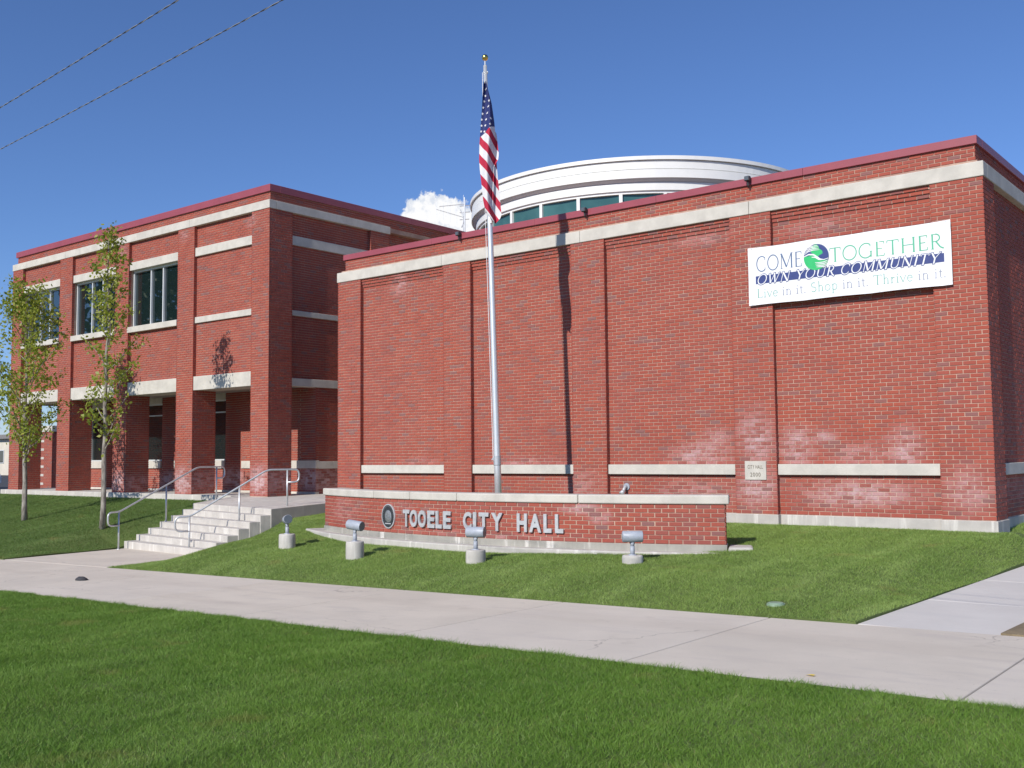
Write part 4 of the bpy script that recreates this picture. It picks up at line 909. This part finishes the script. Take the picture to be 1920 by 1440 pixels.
# ------------------------------------------------------------------ trees
def make_tree(name, label, base, H, lean, crown, nleaf, leaf, seed, trunk_r, mat='leaf', nbranch=26, group=None, up=.9, lsz=.112):
    r = random.Random(seed); t = thing(name, label, 'tree', group); base = Vector(base)
    top = base+Vector((lean[0], lean[1], H)); tp = []
    for i in range(13):
        s_ = i/12; tp.append(base+(top-base)*s_+Vector((r.uniform(-.03,.03)*H*.12, r.uniform(-.03,.03)*H*.12, 0))*(s_ > 0))
    tm = MB(); tm.tube(tp, [trunk_r*(1.25 if i == 0 else 1)*(1-.9*i/12)+.006 for i in range(13)], 9)
    tips = []
    def at(s_):
        f = s_*12; i = min(11, int(f)); return tp[i].lerp(tp[i+1], f-i)
    for k in range(nbranch):
        s_ = crown[0]+(1-crown[0]-.03)*(k+r.random())/nbranch; p0 = at(s_); az = k*2.4+r.uniform(-.5,.5)
        h = (s_-crown[0])/(1-crown[0]); ln = crown[1]*(np.interp(h, [0,.15,.45,.75,1], crown[2]))*r.uniform(.7,1.2)
        d = Vector((math.cos(az), math.sin(az), r.uniform(.6,1.2)*up)).normalized(); pts = [p0]
        for j in range(1, 5):
            d = (d+Vector((r.uniform(-.18,.18), r.uniform(-.18,.18), .10*up))).normalized(); pts.append(pts[-1]+d*ln/4)
        tm.tube(pts, [trunk_r*.32*(1-.8*s_)*(1-.2*j)+.004 for j in range(5)], 5, False)
        for j in range(1, 5): tips.append((pts[j], .5+.2*j)); 
        for j in (2, 3):
            e_ = pts[j]+Vector((r.uniform(-1,1), r.uniform(-1,1), r.uniform(.1,.9)))*ln*.28; tm.tube([pts[j], e_], [.006,.003], 4, False); tips += [(e_, 1.), (pts[j].lerp(e_, .5), .8)]
    for s_ in (.9, .94, .97, 1.): tips.append((at(min(s_, .999)), .5))
    tm.build('trunk', 'bark', t, True)
    g_ = np.random.default_rng(seed); T = np.array([tuple(p) for p, _ in tips]); Wt = np.array([w for _, w in tips]); Wt = Wt/Wt.sum()
    clump = g_.choice(len(T), size=nleaf, p=Wt); c = T[clump]+g_.normal(0, 1, (nleaf,3))*leaf*np.array([1,1,.8])
    a = g_.normal(0,1,(nleaf,3)); a[:,2] -= .5; a /= np.linalg.norm(a,axis=1)[:,None]; b = g_.normal(0,1,(nleaf,3)); b -= (b*a).sum(1)[:,None]*a; b /= np.linalg.norm(b,axis=1)[:,None]
    sz = lsz*g_.uniform(.6,1.25,(nleaf,1)); q = np.stack([c, c+a*sz*.45+b*sz*.30, c+a*sz, c+a*sz*.45-b*sz*.30], 1).reshape(-1,3)
    o = fast_mesh('crown', q, 4, mat, t); return t
make_tree('young_tree', 'slender sparse young tree with pale trunk nearest the handrail', (-24.0, 13.62, -1.75), 7.55, (.10,.0), (.26, 1.05, [.8,.95,.95,.6,.25]), 2300, .095, 11, .062, nbranch=30, group='young trees on the lawn')
make_tree('young_tree', 'fuller young tree at the left edge with leafy crown', (-28.54, 13.89, -1.75), 6.6, (-.35,.1), (.24, 1.6, [.75,1.0,1.0,.75,.25]), 4900, .125, 23, .070, nbranch=34, group='young trees on the lawn')
for k, (x, y, h) in enumerate(((-50,3,14),)):
    make_tree('street_tree', ('large dark street tree off to the left mirrored in the upper windows', 'tallest dark street tree beyond, mirrored in the upper windows', 'farthest dark street tree along the road, mirrored in the windows')[k], (x, y, -3.2), h, (0,0), (.22, 5.0, [.8,1.,1.,.8,.4]), 5200, .9, 40+k, .3, 'dark_leaf', 24, 'street trees off frame', .5, .55)

# ------------------------------------------------------------------ far left: pillar, building, car
pil = thing('brick_pillar', 'sunlit brick pillar with pale stone stripes seen through the portico end', 'pillar')
PX0, PX1, PY = -48.15, -46.85, 24.0
core = MB().box(PX0+e, PX1-e, PY+e, PY+1.2, -1.9, 1.32).build('core', 'mortar_lb', pil)
B = Bricks(); B.lay((PX0, PY+e, -1.75), XD, 1.3, 3.07, YN, 0); B.lay((PX1-e, PY, -1.75), YD, 1.2, 3.07, XD, 1); B.finish(pil, 'lb', 0)
box('cap', 'limestone', pil, PX0-.04, PX1+.04, PY-.04, PY+1.24, 1.33, 1.62, .02)
for k in range(6): box('stone_block', 'limestone', pil, PX0-.012, PX0+.55, PY-.006, PY+.4, -1.15+k*.40, -1.04+k*.40, .006)
fb = thing('distant_building', 'pale cream low building far behind at the left edge', 'building')
box('wall', 'cream', fb, -170, -122, 58, 75, -2.5, 2.6); box('roof', 'roof_grey', fb, -170.6, -121.4, 57.4, 75.6, 2.605, 3.1)
for k in range(10):
    wo = box('window', 'frame_metal', fb, -168+k*4.6, -166+k*4.6, 57.93, 58.05, -.3, 1.3); box('pane', 'pane_dark', wo, -167.9+k*4.6, -166.1+k*4.6, 57.90, 57.925, -.2, 1.2)
car = thing('parked_car', 'pale parked car cut off by the left edge beyond the portico', 'car', loc=(-66.6, 29.0, -1.72))
prof = [(-2.2,.35),(-2.25,.75),(-2.1,.92),(-1.2,1.0),(-.55,1.42),(.9,1.45),(1.5,1.02),(2.05,.95),(2.2,.7),(2.2,.35)]
cb = MB(); k = len(prof)
for y, ins in ((-.85,0),(.85,0)):
    for x, z in prof: cb.v.append((x, y*(.86 if z > 1.2 else 1), z))
cb.f += [tuple(range(k)), tuple(range(k, 2*k))[::-1]]+[(i+k,(i+1) % k+k,(i+1) % k,i) for i in range(k)]
body = cb.build('body', 'car_paint', car, bevel=.05)
for y in (-.80, .80):
    s_ = 1 if y > 0 else -1
    gm = MB(); gm.add([(-1.0,y*1.01+s_*.03,1.03),(1.3,y*1.01+s_*.03,1.03),(.85,y*.97,1.36),(-.5,y*.97,1.36)], [(0,1,2,3)]); gm.build('side_window', 'pane_dark', car)
for x in (-1.4, 1.35):
    for y in (-.82, .82):
        wh = MB().tube([(x,y-.1,.32),(x,y+.1,.32)], .32, 20).build('wheel', 'black_rubber', car); MB().tube([(x,y-.112,.32),(x,y+.112,.32)], .19, 16).build('rim', 'brushed', wh)
for y in (-.6, .6): MB().box(2.16,2.225,y-.15,y+.15,.68,.80).build('headlight', 'vinyl', car)

# ------------------------------------------------------------------ little things on the ground
mb = MB(); mb.sphere((0,0,0), 1., 14, 8); mb.v = [(x*.13*(1+.2*mnoise.noise((x*2,y*2,z*2))), y*.09*(1+.25*mnoise.noise((x*3,y,z*2+4))), max(-.01, z*.055*(1+.3*mnoise.noise((x*2+5,y*3,z))))) for x, y, z in mb.v]
o = mb.build('rock', 'rock', None, True); o.location = (-16.34, 8.92, swz(-16.34)+.006); tag(o, 'small dark flat lump lying on the sidewalk near the steps', 'rock')
mb = MB(); mb.add([(-.04,0,0),(-.013,-.02,.006),(.033,-.013,.003),(.045,.007,.008),(.007,.027,.003)], [(0,1,2,3,4)])
o = mb.build('fallen_leaf', 'yellow_leaf'); o.location = (-3.3, 7.75, swz(-3.3)+.008); tag(o, 'single yellow fallen leaf on the sidewalk edge', 'leaf')
vb = thing('valve_cover', 'round pale green irrigation valve cover set in the lawn', 'cover', loc=(-4.99, 10.85, float(lawn_r(np.float64(-4.99), np.float64(10.85)))))
MB().lathe([(1e-3,.022),(.075,.022),(.085,.017),(.09,-.02)], (0,0,0), 24).build('lid', 'valve_green', vb); MB().lathe([(.088,.012),(.10,.012),(.105,-.02)], (0,0,0), 24).build('collar', 'valve_green', vb)

# ------------------------------------------------------------------ grass blades
G = np.random.default_rng(5)
def blades(name, fn, dens, x0, x1, y0, y1, keep, hgt, wid, parent=None, mat='blade', lean=.75):
    n_ = int(dens*(x1-x0)*(y1-y0)); X = G.uniform(x0, x1, n_); Y = G.uniform(y0, y1, n_); k = keep(X, Y); X, Y = X[k], Y[k]; n_ = len(X)
    Z = fn(X, Y); cl_ = .5+.5*np.sin(X*5.1+np.sin(Y*4.3)*1.7)*np.sin(Y*5.7+np.cos(X*3.1)*1.9)
    h = hgt*G.uniform(.55, 1.25, n_)*(.8+.4*cl_); w = wid*G.uniform(.7, 1.3, n_); th = G.uniform(0, 2*PI, n_)
    st_ = np.sign(np.sin((X+.06*Y)*2*PI/1.05+.6*np.sin(Y*.5))); le = G.normal(0, lean, (n_, 2)); le[:,0] += .17*st_; le[:,1] += .06*st_
    wx, wy = np.cos(th)*w/2, np.sin(th)*w/2
    P = np.stack([np.stack([X-wx, Y-wy, Z-.004], 1), np.stack([X+wx, Y+wy, Z-.004], 1), np.stack([X+le[:,0]*h, Y+le[:,1]*h, Z+h*.85], 1)], 1).reshape(-1, 3)
    o = fast_mesh(name, P, 3, mat, parent); tag(o, kind='stuff'); return o
def incam(X, Y, Z, pad=.04):
    d = X*Fv.x+Y*Fv.y+Z*Fv.z; u = (X*Rv.x+Y*Rv.y+Z*Rv.z)/d; return (d > .5) & (np.abs(u) < 960/FPX+pad+.5/np.maximum(d, .5))
o = blades('grass', lawn_f, 10500, -22, 4.0, 1.2, EDGE_N+.012, lambda X, Y: incam(X, Y, -1.7+0*X, .42) & (Y > 1.6) & (Y < EDGE_N-.035+.03*np.sin(X*2.3+1.5*np.sin(X*.9))+.02*np.sin(X*9.1)), 0.038, .0046); tag(o, 'dense mown green grass in the foreground strip before the sidewalk', 'grass')
# ragged tufts along the kerb side of the sidewalk
o = blades('grass', lambda X, Y: swz(X)+.004, 6000, -24, 4, EDGE_N-.06, EDGE_N+.04, lambda X, Y: (Y-EDGE_N) < -.012+.04*np.sin(X*3.1)*np.sin(X*7.7+1)+.014*np.sin(X*23), .055, .006); tag(o, 'ragged grass fringe overhanging the near sidewalk edge', 'grass')
def keep_r(X, Y):
    r_ = np.hypot(X-SC.x, Y-SC.y); a_ = np.arctan2(Y-SC.y, X-SC.x)
    k = (X > stair_edge_r(Y)+.005) & (X < walk_r(Y)+.008) & ~((r_ < SR+.20) & (r_ > SR-.55) & (a_ > sang(-16.65)) & (a_ < sang(-6.83)) & (lawn_r(X, Y) < -1.455))
    for x, y in ((-15.32,12.36),(-12.98,11.90),(-10.39,12.0),(-8.05,12.75)): k &= np.hypot(X-x, Y-y) > .145
    return k & (np.hypot(X+4.99, Y-10.85) > .13)
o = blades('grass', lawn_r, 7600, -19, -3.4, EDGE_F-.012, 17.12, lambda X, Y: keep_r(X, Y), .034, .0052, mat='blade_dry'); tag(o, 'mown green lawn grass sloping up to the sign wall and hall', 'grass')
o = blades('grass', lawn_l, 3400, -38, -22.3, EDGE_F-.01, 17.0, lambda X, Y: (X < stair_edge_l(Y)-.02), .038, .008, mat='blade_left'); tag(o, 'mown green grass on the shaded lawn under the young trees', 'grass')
o = blades('grass', lambda X, Y: walk_z(Y)+.04+(walk_r(Y)-X)*.25, 3000, -4.3, -3.0, 17.1, 22, lambda X, Y: X < walk_r(Y), .04, .008, mat='blade_dry'); tag(o, 'narrow grass strip beside the end wall of the hall', 'grass')
